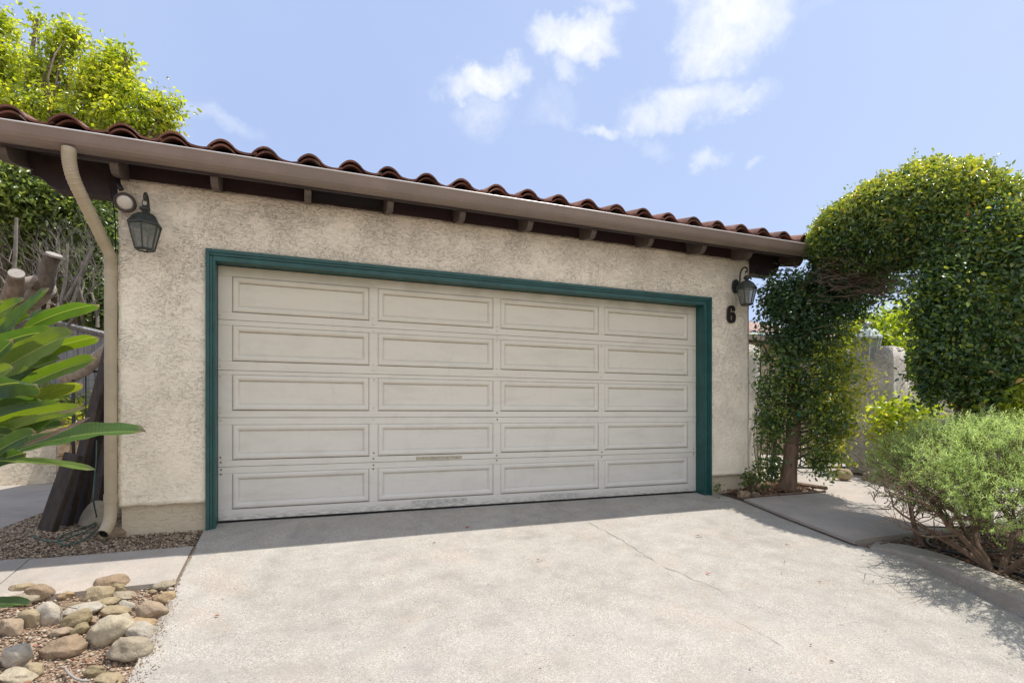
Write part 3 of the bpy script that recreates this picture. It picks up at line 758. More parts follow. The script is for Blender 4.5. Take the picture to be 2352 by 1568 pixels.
# fascia / gutter
bm = BM()
GY = -.43
outer = [(GY+.0, 2.846), (GY-.112, 2.846), (GY-.118, 2.838), (GY-.113, 2.822), (GY-.106, 2.79), (GY-.100, 2.765), (GY-.088, 2.738), (GY-.066, 2.718), (GY-.035, 2.708), (GY+.0, 2.705)]
inner = [(y+(.004 if k > 1 else 0) if y < GY-.02 else y, z+.004) for k, (y, z) in enumerate(outer[2:])]
outer = [(y, 2.712+(z-2.705)*.78) for y, z in outer]
path = [outer[9], outer[8], outer[7], outer[6], outer[5], outer[4], outer[3], outer[2], outer[1], (GY-.100, 2.822), (GY-.100, 2.816), (GY-.106, 2.814), (GY-.100, 2.786), (GY-.094, 2.761), (GY-.082, 2.742), (GY-.062, 2.727), (GY-.004, 2.718), (GY-.004, 2.84), (GY, 2.84)]
nseg = 30; rows = []
for i in range(nseg+1):
    x = -1.90+(5.47+1.90)*i/nseg; sag = .004*mnoise.noise(Vector((x*1.1, 0, 7)))
    rows.append([bm.verts.new((x, y+sag, z+sag)) for y, z in path])
for a, b_ in zip(rows, rows[1:]):
    for k in range(len(path)-1): bm.faces.new((a[k], a[k+1], b_[k+1], b_[k]))
for e in (0, -1):
    n_ = len(path)//2
    bm.faces.new([rows[e][k] for k in (0, 1, 2, 3, 4, 5, 6, 7, 8, 17)])
gut = build(bm, 'gutter', M['gutter'], gar, False)
bm = BM(); tube(bm, [(-1.90, GY-.111, 2.8225), (5.47, GY-.111, 2.8225)], .0058, 8)
bm.transform(Matrix.Translation(-Vector(gar.location))); me = bpy.data.meshes.new('gutter_lip'); bm.to_mesh(me); bm.free(); link('gutter_lip', me, M['gutter_lip'], gut)
bm = BM(); box(bm, RXL, RXR, GY+.001, GY+.03, 2.70, 2.86); build(bm, 'fascia', M['brown_wood'], gar)
# rafter tails
rx = [-1.93, -1.30, -.665, .0, .655, 1.29, 1.945, 2.62, 3.29, 3.965, 4.60, 5.36]
for i, x in enumerate(rx):
    bm = BM(); hh = .16
    yo = GY+.032
    top = lambda y: roofz(y)-.032
    pts = [(yo, top(yo)), (yo, top(yo)-.080), (yo+.02, top(yo)-.110), (yo+.05, top(yo)-.135), (yo+.10, roofz(yo+.1)-.032-hh), (WY-.001, top(WY)-hh-.003), (.3, top(.3)-hh), (.3, top(.3))]
    prism(bm, pts, 'X', x, x+.052)
    build(bm, 'rafter_tail', M['brown_tail'], gar)
for i in range(1, len(rx)-2):   # blocking between rafters
    bm = BM(); a, b_ = rx[i]+.054, rx[i+1]-.002
    vent = (i == 3)
    if vent:
        box(bm, a, b_, WY-.005, WY+.03, 2.701, 2.722); box(bm, a, a+.02, WY-.005, WY+.03, 2.7225, 2.86); box(bm, b_-.02, b_, WY-.005, WY+.03, 2.7225, 2.86)
        build(bm, 'vent_frame', M['brown_wood'], gar)
        bm = BM(); box(bm, a+.021, b_-.021, WY+.004, WY+.01, 2.7225, 2.86); build(bm, 'vent_screen', M['mesh_screen'], gar)
    else:
        box(bm, a, b_, WY-.004, WY+.03, 2.701, 2.858); build(bm, 'eave_blocking', M['maroon'], gar)
bm = BM(); box(bm, -1.31, 4.86, WY-.001, WY+.03, 2.6985, 2.7005); build(bm, 'top_plate', M['maroon'], gar)
# lookout beams at both gable corners
for (xa, xb, name) in ((-1.91, -1.321, 'l'), (4.872, 5.40, 'r')):
    bm = BM(); z0, z1 = 2.560, 2.80
    if name == 'l': pts = [(xb, z0), (xa+.20, z0), (xa+.15, z0+.03), (xa+.10, z0+.085), (xa+.06, z0+.15), (xa+.01, z0+.185), (xa, z1), (xb, z1)]
    else: pts = [(xa, z0), (xb-.14, z0), (xb-.09, z0+.025), (xb-.055, z0+.08), (xb-.03, z0+.14), (xb, z0+.175), (xb, z1), (xa, z1)]
    prism(bm, pts, 'Y', WY+.02, WY+.16)
    build(bm, 'lookout_beam', M['brown_wood'], gar)
    bm = BM()   # barge rafter and soffit boards of the rake overhang
    xo = xa if name == 'l' else xb-.04
    prism(bm, [(WY+.161, roofz(WY)-.035), (RIDGE, roofz(RIDGE)-.035), (RIDGE, roofz(RIDGE)-.19), (WY+.161, roofz(WY)-.19)], 'X', xo, xo+.04)
    build(bm, 'barge_board', M['brown_wood'], gar)
# downspout -------------------------------------------------------
ds = [(-1.50, -.495, 2.715), (-1.50, -.495, 2.67), (-1.497, -.485, 2.60), (-1.48, -.45, 2.50), (-1.435, -.30, 2.33), (-1.395, -.17, 2.18), (-1.368, -.125, 2.10), (-1.366, -.122, 2.02), (-1.366, -.122, 1.5), (-1.366, -.122, .28)]
bm = BM(); sp = smoothpath(ds[:8], 5)+[Vector(ds[8]), Vector(ds[9])]
tube(bm, sp, .041, 16, False)
rd = [2.64+.0, 2.60, 2.56, 2.52, 2.48]
def ringat(bm, p, d, r, w=.006):
    d = Vector(d).normalized(); p = Vector(p); tube(bm, [p-d*w, p-d*w*.3, p+d*w*.3, p+d*w], [r-.004, r, r, r-.004], 16, False)
for k in range(4, 22): 
    if k < len(sp)-1: ringat(bm, sp[k], sp[k+1]-sp[k-1], .0435, .005)
for k in range(9): ringat(bm, (-1.366, -.122, 2.09-.012*k), (0, 0, 1), .0435, .004)
tube(bm, [(-1.366, -.122, 1.99), (-1.366, -.122, 1.94)], .0445, 16, False)
tube(bm, [(-1.366, -.122, .30), (-1.366, -.122, .235)], .0455, 16, False)
sp2 = smoothpath([(-1.366, -.122, .29), (-1.366, -.124, .17), (-1.368, -.15, .09), (-1.375, -.215, .035), (-1.38, -.25, .015)], 5)
tube(bm, sp2, .042, 16, False)
tube(bm, [Vector((-1.379, -.252, .0145)), Vector((-1.375, -.235, .02))], [.034, .034], 16, False)
dso = build(bm, 'downspout', M['spout'], gar, True)
bm = BM(); d_ = (sp2[-1]-sp2[-2]).normalized(); tube(bm, [sp2[-1]-d_*.03, sp2[-1]-d_*.028], .0405, 16, True); build(bm, 'spout_mouth', M['dark'], gar)
bm = BM()
for z in (1.3,): tube(bm, [(-1.366, -.122, z-.012), (-1.366, -.122, z+.012)], .0425, 16, False)
build(bm, 'pipe_strap', M['spout'], gar)
bm = BM(); tube(bm, smoothpath([(-1.345, -.19, 2.71), (-1.352, -.19, 2.60), (-1.335, -.165, 2.45), (-1.33, -.15, 2.3), (-1.332, -.14, 2.12)], 5), .004, 5); build(bm, 'cable', M['dark'], gar)
# ---------------------------------------------------------------- lanterns
def lantern(loc, label, rz=0., s=1.0, arm=True, pale=False, group='wall lanterns by the garage door'):
    """hexagonal coach lantern, origin at its wall point; body hangs at y=-.17"""
    root = empty('wall_lantern' if arm else 'post_lantern', label, 'lantern', loc, group if arm else None, rz)
    L = root; met = M['verdigris_pale'] if pale else M['verdigris']
    def fin(bm, name, m, smooth=False):
        bm.transform(Matrix.Scale(s, 4)); return build(bm, name, m, L, smooth, local=False)
    cy = -.165 if arm else 0.0
    H = [(0.098, .0), (.062, -.155)]     # panes top & bottom radius
    if arm:
        bm = BM(); lathe(bm, [(.0, 0), (.055, 0.0)], 8, cap=False); bm.free(); bm = BM()
        pts = [(.045*math.cos(a), .075*math.sin(a)) for a in np.linspace(0, 2*math.pi, 17)[:-1]]
        prism(bm, [(x, z+.03) for x, z in pts], 'Y', -.022, 0.0); fin(bm, 'back_plate', met)
        bm = BM(); tube(bm, smoothpath([(0, -.015, .03), (0, -.05, .02), (0, -.07, .07), (0, -.075, .14), (0, -.10, .19), (0, -.145, .20), (0, -.172, .175), (0, -.165, .150), (0, -.148, .155)], 5), [.011]*36+[.007]*6 if False else .009, 8); fin(bm, 'arm', met, True)
        bm = BM()
        tube(bm, [(.016*math.cos(a), cy, .128+.020*math.sin(a)) for a in np.linspace(0, 2*math.pi, 17)], .0032, 6, False); fin(bm, 'ring', met, True)
    bm = BM(); lathe(bm, [(.0, .112), (.012, .108), (.030, .095), (.034, .083), (.026, .074), (.018, .066), (.020, .055), (.014, .05)], 10, (0, cy, 0), cap=False); fin(bm, 'finial', met, True)
    bm = BM(); lathe(bm, [(.018, .055), (.045, .050), (.072, .030), (.094, -.002), (.106, -.018), (.104, -.032), (.092, -.034)], 6, (0, cy, 0), math.pi/6, cap=False); fin(bm, 'roof', met)
    z0, z1 = -.034, -.195; r0, r1 = .097, .058
    bm = BM()
    for k in range(6):
        a = math.pi/6+k*math.pi/3
        p0 = Vector((r0*math.cos(a), cy+r0*math.sin(a), z0)); p1 = Vector((r1*math.cos(a), cy+r1*math.sin(a), z1))
        tube(bm, [p0, p1], .0052, 6)
    lathe(bm, [(r1+.004, z1+.006), (r1+.006, z1), (r1-.012, z1-.008), (r1-.022, z1-.006)], 6, (0, cy, 0), math.pi/6, cap=False)
    fin(bm, 'frame', met)
    for k in range(6):
        a = math.pi/6+k*math.pi/3; b2 = a+math.pi/3; e = .97
        bm = BM(); q = [(r*math.cos(t_)*e, cy+r*math.sin(t_)*e, z) for r, t_, z in ((r0, a, z0), (r0, b2, z0), (r1, b2, z1), (r1, a, z1))]
        bm.faces.new([bm.verts.new(v) for v in q]); fin(bm, 'pane', M['pane_clear'] if pale or not arm else M['pane'])
    bm = BM(); lathe(bm, [(.012, z1), (.012, z1+.085), (.004, z1+.095)], 8, (0, cy, 0)); fin(bm, 'candle', M['white'], True)
    return root
lantern((-1.105, WY-.006, 2.330), 'green bronze lantern left of the garage door, below the round floodlight', 0, 1.08)
lantern((4.655, WY-.006, 2.345), 'green bronze lantern with scroll arm on the stucco above the number 6', 0, 1.08)
# floodlight under the left eave corner
fl_ = empty('floodlight', 'round white floodlight with dark rim under the left eave corner', 'floodlight', (-1.29, -.20, 2.60))
bm = BM(); tube(bm, smoothpath([(-1.31, -.15, 2.70), (-1.31, -.17, 2.66), (-1.30, -.19, 2.62), (-1.28, -.19, 2.58)], 4), .018, 10); build(bm, 'socket', M['iron'], fl_, True)
cdir = (Vector((0, CY0, CZ))-Vector((-1.25, -.25, 2.47))); cdir = (cdir.normalized()+Vector((-.12, .05, -.25))).normalized()
rot = cdir.to_track_quat('Z', 'Y').to_matrix().to_4x4(); ctr = Matrix.Translation(Vector((-1.247, -.235, 2.475)))@Matrix.Scale(1.15, 4)
bm = BM(); lathe(bm, [(.012, -.10), (.028, -.09), (.036, -.05), (.060, -.012), (.064, .0), (.060, .008), (.050, .004), (.047, .0)], 24, cap=False); bm.transform(ctr@rot); build(bm, 'housing', M['bulbrim'], fl_, True)
bm = BM(); lathe(bm, [(.049, .0), (.035, .006), (.015, .010), (.001, .011)], 24, cap=True); bm.transform(ctr@rot); build(bm, 'lens', M['lens'], fl_, True)
# house number (extruded digit)
outl = [(.91,.70),(.91,.82),(.85,.93),(.70,.99),(.5,1.0),(.3,.98),(.15,.91),(.05,.78),(.01,.6),(0,.4),(.03,.2),(.12,.08),(.28,.01),(.5,0),(.72,.01),(.88,.07),(.97,.17),(1.0,.32),(.98,.45),(.9,.55),(.78,.61),(.62,.62),(.48,.61),(.37,.56),(.37,.68),(.39,.80),(.45,.88),(.55,.89),(.61,.84),(.63,.76),(.63,.70)]
hole = [(.51+.135*math.cos(a), .32+.21*math.sin(a)) for a in np.linspace(0, 2*math.pi, 15)[:-1]]
cu = bpy.data.curves.new('house_number', 'CURVE'); cu.dimensions = '2D'; cu.fill_mode = 'BOTH'; cu.extrude = .008; cu.bevel_depth = .001
for lp in (outl, hole):
    spl = cu.splines.new('POLY'); spl.points.add(len(lp)-1); spl.use_cyclic_u = True
    for pt_, (x, z) in zip(spl.points, lp): pt_.co = (x*.122, z*.200, 0, 1)
ob = bpy.data.objects.new('tmp', cu); COL.objects.link(ob); bpy.context.view_layer.update()
me = bpy.data.meshes.new_from_object(ob.evaluated_get(bpy.context.evaluated_depsgraph_get())); bpy.data.objects.remove(ob)
for v in me.vertices: v.co = Vector((v.co.x, -v.co.z, v.co.y))
me.materials.clear(); num = link('house_number', me, M['number']); num.location = (4.53, WY-.018, 1.952)
tag(num, 'dark metal house number 6 on the stucco right of the garage door', 'house number')
# ================================================================ LEFT SIDE THINGS
def rock(name, u, vb, w, h, ang, mk, label, cat='rock', blocky=.3, off=-.03, flat=None, seed=0, depth=.75, t=None):
    """cobble seen w x h pixels wide in the photograph's layout; vb = where it meets the ground"""
    p = PG(u, vb, off) if t is None else P(u, vb, t)
    dd = (p-Vector((0, CY0, CZ))); tt = ss*p.x+cc*(p.y-CY0)
    W = w/F*tt*1.02; e = (CZ-p.z)/tt
    D = W*depth*.9; H = math.sqrt(max((h/F*tt)**2-(D*e)**2, (.30*W)**2))*1.04
    if flat: H = flat*W
    bm = BM(); bmesh.ops.create_icosphere(bm, subdivisions=4, radius=1)
    rs = random.Random(seed*13+5)
    planes = []
    for k in range(int(6+blocky*9)):
        n_ = Vector((rs.gauss(0, 1), rs.gauss(0, 1), rs.gauss(0, .9))).normalized(); planes.append((n_, rs.uniform(.90-.30*blocky, .99)))
    for v in bm.verts:
        q = v.co.copy(); q *= 1+.30*(1-(abs(q.x)**5+abs(q.y)**5+abs(q.z)**5)**.2)
        for n_, d0 in planes:
            k = q.dot(n_)
            if k > d0: q -= n_*(k-d0)*.92
        sc_ = 1+.17*mnoise.noise(q*1.3+Vector((seed*3.1, 0, 0)))+.08*mnoise.noise(q*3.1+Vector((seed*2.1, 0, 0)))+.035*mnoise.noise(q*8+Vector((seed, 0, 0)))
        v.co = q*sc_
    ys_ = [v.co for v in bm.verts]
    for v in bm.verts: v.co = Vector((v.co.x*W/2, v.co.y*D/2, v.co.z*H/2))
    bm.transform(Matrix.Rotation(math.radians(ang), 4, 'Y').to_4x4() if False else Matrix.Rotation(math.radians(-ang), 4, 'Y'))
    me = bpy.data.meshes.new(name); bm.to_mesh(me); bm.free()
    me.polygons.foreach_set('use_smooth', [True]*len(me.polygons))
    o = link(name, me, RK[mk]); yaw = math.atan2(-(p.x), (p.y-CY0)); o.rotation_euler = (0, 0, -math.atan2(p.x, p.y-CY0)*.8+0)
    o.rotation_euler[2] = -math.radians(21)+rs.uniform(-.1, .1)
    zmin = min(v.co.z for v in me.vertices)
    o.location = (p.x+ss*D*.42, p.y+cc*D*.42, p.z-zmin-.23*H)
    return tag(o, label, cat, 'cobbles left of the driveway' if cat == 'rock' and off == -.03 else None)
rocks = [
 (1440, 330, 480, 250, 4, 'brown', 'smooth brown domed cobble at the back of the pile, touching the path slab', .1),
 (1565, 345, 235, 175, -6, 'olive', 'small rounded tan cobble in front of the big domed one', .1),
 (1275, 485, 440, 270, 8, 'beige', 'large smooth beige cobble below the domed brown one', .25),
 (1640, 450, 320, 120, -8, 'grey', 'flat grey cobble tucked behind the angular white stone', .4),
 (1740, 395, 200, 80, -8, 'pink', 'small flat reddish stone near the path slab', .5),
 (1405, 545, 320, 145, 3, 'beige', 'pale egg shaped cobble under the large smooth beige one', .05),
 (1690, 630, 240, 220, -30, 'greydark', 'angular white and grey stone pointing up in the middle right of the pile', .9),
 (1520, 700, 370, 185, -8, 'beige', 'tan cobble just left of the angular white stone', .4),
 (2025, 755, 405, 310, -10, 'pink', 'broad flat pinkish cobble beside the driveway edge', .8),
 (2230, 510, 285, 180, 12, 'orange', 'orange brown cobble against the driveway edge', .5),
 (2210, 310, 340, 120, 8, 'grey', 'flat grey stone at the corner of slab and driveway', .4),
 (2080, 355, 110, 60, 0, 'olive', 'tiny olive pebble beside the flat grey corner stone', .2),
 (1910, 860, 420, 165, -8, 'orange', 'bright orange pitted stone half hidden behind a grey one', .2),
 (1870, 1050, 430, 300, -18, 'greydark', 'grey white cobble with dark streaks by the driveway edge', .4),
 (1690, 1335, 620, 430, -12, 'grey', 'largest flat topped angular grey cobble at the driveway edge', .9),
 (1375, 1090, 620, 420, 26, 'cream', 'large pale cream cobble in the middle of the pile', .25),
 (775, 1235, 620, 340, 5, 'brown', 'large brown block shaped cobble at the front of the pile', .8),
 (955, 850, 440, 245, 22, 'olive', 'olive brown oval cobble tilted up to the right', .1),
 (1040, 920, 295, 165, 20, 'olive', 'small angular olive stone under the tilted oval cobble', .8),
 (1225, 770, 175, 130, -15, 'pink', 'small tan wedge between the cream and the olive cobbles', .7),
 (1020, 690, 530, 175, 6, 'white', 'long flat white cobble behind the tilted oval one', .5),
 (900, 610, 380, 145, 8, 'brown', 'dull grey brown flat stone behind the long white one', .6),
 (595, 780, 320, 380, 30, 'white', 'rounded white cobble with an orange band, standing upright', .15),
 (335, 830, 290, 285, -15, 'beige', 'tan lumpy cobble left of the upright white and orange one', .5),
 (90, 960, 340, 300, -12, 'pink', 'pinkish block shaped cobble at the left edge of the picture', .8),
 (440, 465, 400, 260, -8, 'brown', 'flat grey brown slab like stone near the back left', .7),
 (180, 405, 360, 215, 5, 'beige', 'pale beige angular stone at the back left by the path', .8),
 (200, 520, 470, 170, 2, 'grey', 'long pale grey stone under the tip of the low green leaf', .4),
 (860, 430, 240, 115, 8, 'orange', 'thin tan flat stone in the gravel below the path slab', .6),
 (150, 1385, 380, 370, -12, 'white', 'white cobble with its lower half in shadow at the lower left', .4),
 (380, 1500, 285, 245, 8, 'beige', 'tan wedge shaped cobble at the lower left', .7),
 (120, 1620, 470, 230, -10, 'cream', 'cream cobble cut by the bottom left corner of the picture', .3),
 (1240, 1520, 290, 195, -4, 'olive', 'small angular olive cobble alone at the bottom of the bed', .9),
 (1440, 1620, 380, 140, -6, 'beige', 'tan cobble cut by the bottom edge of the picture', .6),
 (760, 945, 315, 115, 6, 'pink', 'flat reddish stone behind the large brown block', .6),
 (2330, 320, 100, 60, 0, 'white', 'tiny white stone against the driveway beside the slab corner', .4),
 (1170, 480, 130, 90, 30, 'pink', 'narrow reddish sliver of stone left of the smooth beige cobble', .8),
 (1610, 740, 120, 70, 0, 'brown', 'small dark brown stone between cream and pitted orange cobbles', .5),
]
for i, (cx, cy, w, h, a, mk, lab, bl) in enumerate(rocks):
    rock('cobble', cx/6., 1306.7+cy/6.-3, w/6., h/6., a, mk, lab, 'rock', bl, seed=i+(101 if i == 29 else 1))
# twigs and dry leaves among the cobbles
def drybits():
    n = 2200; pts = []; 
    for i in range(n):
        x = random.uniform(-2.5, -.78); y = random.uniform(-3.2, -1.1); pts.append((x, y, terr(x, y)+.008+random.random()*.01))
    p = np.array(pts); nr = rng.normal(size=(n, 3))*.35+np.array([0, 0, 1.])
    o = leafmesh('leaf_litter', p, nr, .012+.03*rng.random(n)**2, rng.random(n), M['lf_dry'], None, .3, .3)
    tag(o, 'dry brown leaf litter scattered between the cobbles', 'leaf litter', kind='stuff')
drybits()
for k, (pix, rr, lab) in enumerate([([(150, 1650), (160, 1672), (172, 1682), (195, 1690), (210, 1694)], .006, 'pale dry curved stalk lying at the bottom of the cobble bed'),
                               ([(110, 1362), (130, 1385), (150, 1392), (178, 1397)], .002, 'thin dark twig lying across the stones in the middle of the bed')]):
    pix = [(150-1, 1532), (158, 1545), (172, 1556), (190, 1562), (206, 1562)] if k == 0 else pix
    bm = BM(); tube(bm, smoothpath([PG(u, v, .0 if k == 0 else .05) for u, v in pix], 4), rr, 6); tag(build(bm, 'dry_stalk' if k == 0 else 'twig', M['terminal'] if k == 0 else M['bark_dark'], None, True), lab, 'twig')
# garden hose / green cord and leaning planks
for k, (bu, bv, tu, tv, tt, wd, lab) in enumerate([
    (108, 1216, 170, 1042, .25, .18, 'outermost dark plank leaning on the garage side, the shortest of the four'),
    (150, 1204, 232, 885, .05, .12, 'second dark plank leaning on the garage side, tall and steep'),
    (182, 1198, 246, 900, .0, .10, 'third dark plank leaning between the tall one and the downspout'),
    (214, 1186, 250, 1000, .05, .12, 'innermost dark plank hidden behind the concrete block and the downspout')]):
    b0 = PG(bu, bv); b0 = Vector((b0.x, b0.y, b0.z-.01))
    top = P(tu, tv, 1)-Vector((0, CY0, CZ)); tsc = (b0.y+[.05, .10, .10, .08][k]-CY0)/top.y; tp = Vector((0, CY0, CZ))+top*tsc
    if k: tp = b0+(tp-b0)*min((-1.345-b0.x)/max(.02, tp.x-b0.x), 1.5)
    ax_ = (tp-b0); Ln = ax_.length; ax_.normalize(); wv = Vector((.35, .93, 0)); wv = (wv-ax_*wv.dot(ax_)).normalized() if False else Vector((.75, -.66, 0)); wv = (wv-ax_*wv.dot(ax_)).normalized(); nv_ = ax_.cross(wv)
    bm = BM()
    vs = [[bm.verts.new(b0+ax_*L_+wv*a*wd/2+nv_*b_*.022) for a, b_ in ((-1, -1), (1, -1), (1, 1), (-1, 1))] for L_ in (0, Ln*.33, Ln*.66, Ln)]
    for A_, B_ in zip(vs, vs[1:]):
        for q in range(4): bm.faces.new((A_[q], A_[(q+1) % 4], B_[(q+1) % 4], B_[q]))
    bm.faces.new(vs[0][::-1]); bm.faces.new(vs[-1])
    bmesh.ops.bevel(bm, geom=[e for e in bm.edges], offset=.004, segments=1, affect='EDGES')
    tag(build(bm, 'plank', M['plank']), lab, 'plank', 'planks leaning on the garage')
# half-round concrete splash block
bm = BM(); c0 = PG(205, 1206); W = .21
rows = []
for j in range(6):
    y = j/5*.09; rr = []
    for k in range(13):
        a = math.pi*k/12; rr.append(bm.verts.new((math.cos(a)*W/2*(1-.10*(j in (0, 5)))*(1.0 if True else 1), y, max(0, math.sin(a))**.8*.215*(1-.05*(j in (0, 5))))))
    rows.append(rr)
for a, b_ in zip(rows, rows[1:]):
    for k in range(12): bm.faces.new((a[k], a[k+1], b_[k+1], b_[k]))
bm.faces.new(rows[0]); bm.faces.new(rows[-1][::-1]); 
bm.transform(Matrix.Translation(c0+Vector((0, 0, -.01)))@Matrix.Rotation(math.radians(-16), 4, 'Z')@Matrix.Rotation(math.radians(-14), 4, 'X')@Matrix.Rotation(math.radians(8), 4, 'Y'))
M['conc_plain'] = simple('plain_cast_concrete', (.36, .31, .24), .9, .2, 10, .4, 80)
tag(build(bm, 'concrete_block', M['conc_plain'], None, True), 'pale half round concrete block beside the foot of the downspout', 'concrete block')
rock('stone', 245, 1236, 60, 28, 0, 'brown', 'brown flat stone on the gravel under the downspout outlet', 'stone', .3, off=-.02, seed=77)
bm = BM()
h0 = P(222, 1010, 4.35)
pts = [h0, P(221, 1060, 4.3), P(216, 1110, 4.25), P(215, 1150, 4.2), PG(222, 1195, .03), PG(205, 1216, .02), PG(170, 1229, .01), PG(135, 1243, .012), PG(100, 1240, .01), PG(72, 1228, .01)]
tube(bm, smoothpath(pts, 6), .0055, 6); 
tube(bm, smoothpath([PG(229, 1196, .02), PG(190, 1213, .012), PG(150, 1226, .012), PG(132, 1240, .016), PG(150, 1250, .01), PG(190, 1240, .01), PG(222, 1216, .02)], 6), .0055, 6)
tag(build(bm, 'thin_hose', M['hose_green'], None, True), 'thin green hose hanging by the planks and looping over the gravel', 'hose')
# ---- bird of paradise
bop = empty('broad_leaf_plant', 'clump of long broad glossy green leaves reaching in from the left edge', 'plant', tuple(PG(-150, 1340)))
def strap(pb, pt, w, sag, tone, face, curl=.25, m='strap', parent=bop, twist=0.0, name='leaf', flip=0.0):
    n = 22; A = Vector(pb); B = Vector(pt); ax_ = (B-A); L = ax_.length; ax_.normalize()
    face = Vector(face); face = (face-ax_*face.dot(ax_)).normalized()
    bm = BM(); uvl = bm.loops.layers.uv.new('UVMap'); cols = 9; rows = []; data = {}
    fr = random.uniform(0, 6)
    for i in range(n+1):
        s = i/n
        c0 = A+ax_*L*s+Vector((0, 0, 1))*(4*s*(1-s))*sag
        prof_w = (min(1, s*2.2+.35)*max(0, 1-max(0, (s-.80)/.20)**2.6)**.5*(.86+.14*math.sin(math.pi*s)) if s < 1 else .05)
        if s < .12: prof_w = max(.12, prof_w*s/.12)
        ang = twist*(s-.5)+flip*max(0, s-.75)*3
        side = ax_.cross(face).normalized(); nn = face*math.cos(ang)+side*math.sin(ang); sd = side*math.cos(ang)-face*math.sin(ang)
        row = []
        for k in range(cols):
            q = (k/(cols-1))*2-1
            hh = curl*abs(q)**1.4*w*.5+.07*w*math.sin(s*13+fr+q*2)*abs(q)+.035*w*math.sin(s*37+fr*2+q)*abs(q)
            vtx = bm.verts.new(c0+sd*q*w*.5*prof_w+nn*hh*prof_w-nn*(0.05*w if k == cols//2 else 0)); data[vtx] = (s, k/(cols-1)); row.append(vtx)
        rows.append(row)
    for a, b_ in zip(rows, rows[1:]):
        for k in range(cols-1):
            f = bm.faces.new((a[k], a[k+1], b_[k+1], b_[k]))
            for lp in f.loops: lp[uvl].uv = data[lp.vert]
    bm.transform(Matrix.Translation(-Vector(parent.location)))
    me = bpy.data.meshes.new(name); bm.to_mesh(me); bm.free()
    at = me.attributes.new('tone', 'FLOAT', 'POINT'); at.data.foreach_set('value', [tone]*len(me.vertices))
    me.polygons.foreach_set('use_smooth', [True]*len(me.polygons))
    return link(name, me, M[m], parent)
random.seed(3)
#   base px, tip px, depth, width px, sag, tone, face (x right, y toward camera, z up)
LV = [((-20, 790), (113, 662), 3.15, 36, .0, .45, (-.5, 1, .2), 0), ((45, 762), (228, 700), 3.2, 33, .03, .5, (.1, .8, -.55), 0),
 ((-60, 822), (133, 762), 3.0, 38, .04, .25, (.0, .8, -.5), 0), ((-30, 872), (167, 764), 2.95, 46, .02, .85, (-.1, 1, -.2), 0),
 ((40, 842), (226, 775), 3.1, 27, .03, .75, (.1, .7, -.6), 0), ((20, 905), (224, 824), 2.95, 34, .02, .65, (0, 1, -.1), 0),
 ((20, 880), (139, 824), 3.1, 28, .02, .6, (0, .9, .3), 0), ((-60, 765), (56, 688), 2.9, 30, .02, .8, (0, 1, -.2), 0),
 ((30, 745), (122, 717), 3.3, 20, .01, .4, (0, .7, .6), 0), ((-70, 900), (31, 845), 2.6, 26, .02, .85, (0, 1, 0), 0),
 ((-60, 905), (86, 885), 2.75, 46, .03, .05, (0, .9, -.4), 0), ((20, 945), (190, 881), 3.05, 27, .02, .95, (0, .8, -.5), 0),
 ((20, 950), (160, 905), 3.15, 24, .02, .5, (0, .8, .5), 0), ((-80, 985), (150, 935), 2.85, 32, .03, .6, (0, .7, .6), 0),
 ((-80, 1005), (192, 937), 2.8, 30, .03, .9, (0, .9, -.3), 0), ((20, 1010), (180, 943), 3.0, 28, .01, .5, (0, .8, .4), 0),
 ((-30, 1060), (335, 990), 2.75, 40, .05, .45, (.0, .72, .62), 0), ((-60, 1075), (84, 992), 2.6, 38, .02, .1, (0, 1, .1), 0),
 ((-120, 1065), (219, 1078), 2.65, 19, .03, .75, (0, .45, .9), 0), ((-120, 1405), (73, 1389), 2.35, 22, .02, .1, (0, .7, .7), 0),
 ((-90, 960), (110, 925), 2.9, 40, .02, .15, (0, 1, -.2), 0), ((-100, 1040), (120, 960), 2.95, 40, .02, .3, (0, 1, 0), 0),
 ((-100, 850), (60, 800), 3.1, 44, .02, .2, (0, 1, 0), 0), ((-60, 1030), (150, 975), 3.05, 30, .02, .25, (0, .9, .3), 0),
 ((-60, 830), (95, 790), 3.15, 38, .02, .3, (.1, 1, .2), 0), ((-40, 900), (120, 858), 3.1, 34, .01, .5, (0, 1, .3), 0), ((-80, 1000), (60, 1010), 2.8, 42, .02, .15, (0, 1, .0), 0), ((-60, 1090), (60, 1040), 2.7, 36, .02, .1, (0, 1, .2), 0), ((-50, 790), (70, 725), 3.2, 34, .0, .65, (-.2, 1, 0), 0),
 ((-80, 720), (8, 695), 2.8, 30, .0, .6, (0, 1, 0), 0), ((-90, 930), (40, 880), 3.0, 46, 0, .35, (0, 1, .1), 0), ((-60, 860), (30, 780), 2.7, 26, 0, .2, (.3, 1, .1), 0)]
camr = Vector((cc, -ss, 0)); camb = Vector((-ss, -cc, 0))
for (b0, t0, dpt, w, sg, tn, fc_, _) in LV:
    fv = camr*fc_[0]+camb*fc_[1]+Vector((0, 0, fc_[2]))
    strap(P(*b0, dpt+.05), P(*t0, dpt), w/F*dpt*1.16*random.uniform(.85, 1.12), sg, tn, fv, random.uniform(.15, .65), twist=random.uniform(-.9, .9), flip=random.choice((0, 0, .6, -.8)))
for (b0, t0, dpt, w) in (((40, 1028), (208, 958), 2.7, 9), ((130, 946), (192, 934), 2.78, 4)):
    strap(P(*b0, dpt), P(*t0, dpt), w/F*dpt, -.01, .5, camb+Vector((0, 0, .3)), .8, 'strap_dry', name='dry_leaf_edge')
bm = BM(); base = Vector(bop.location)
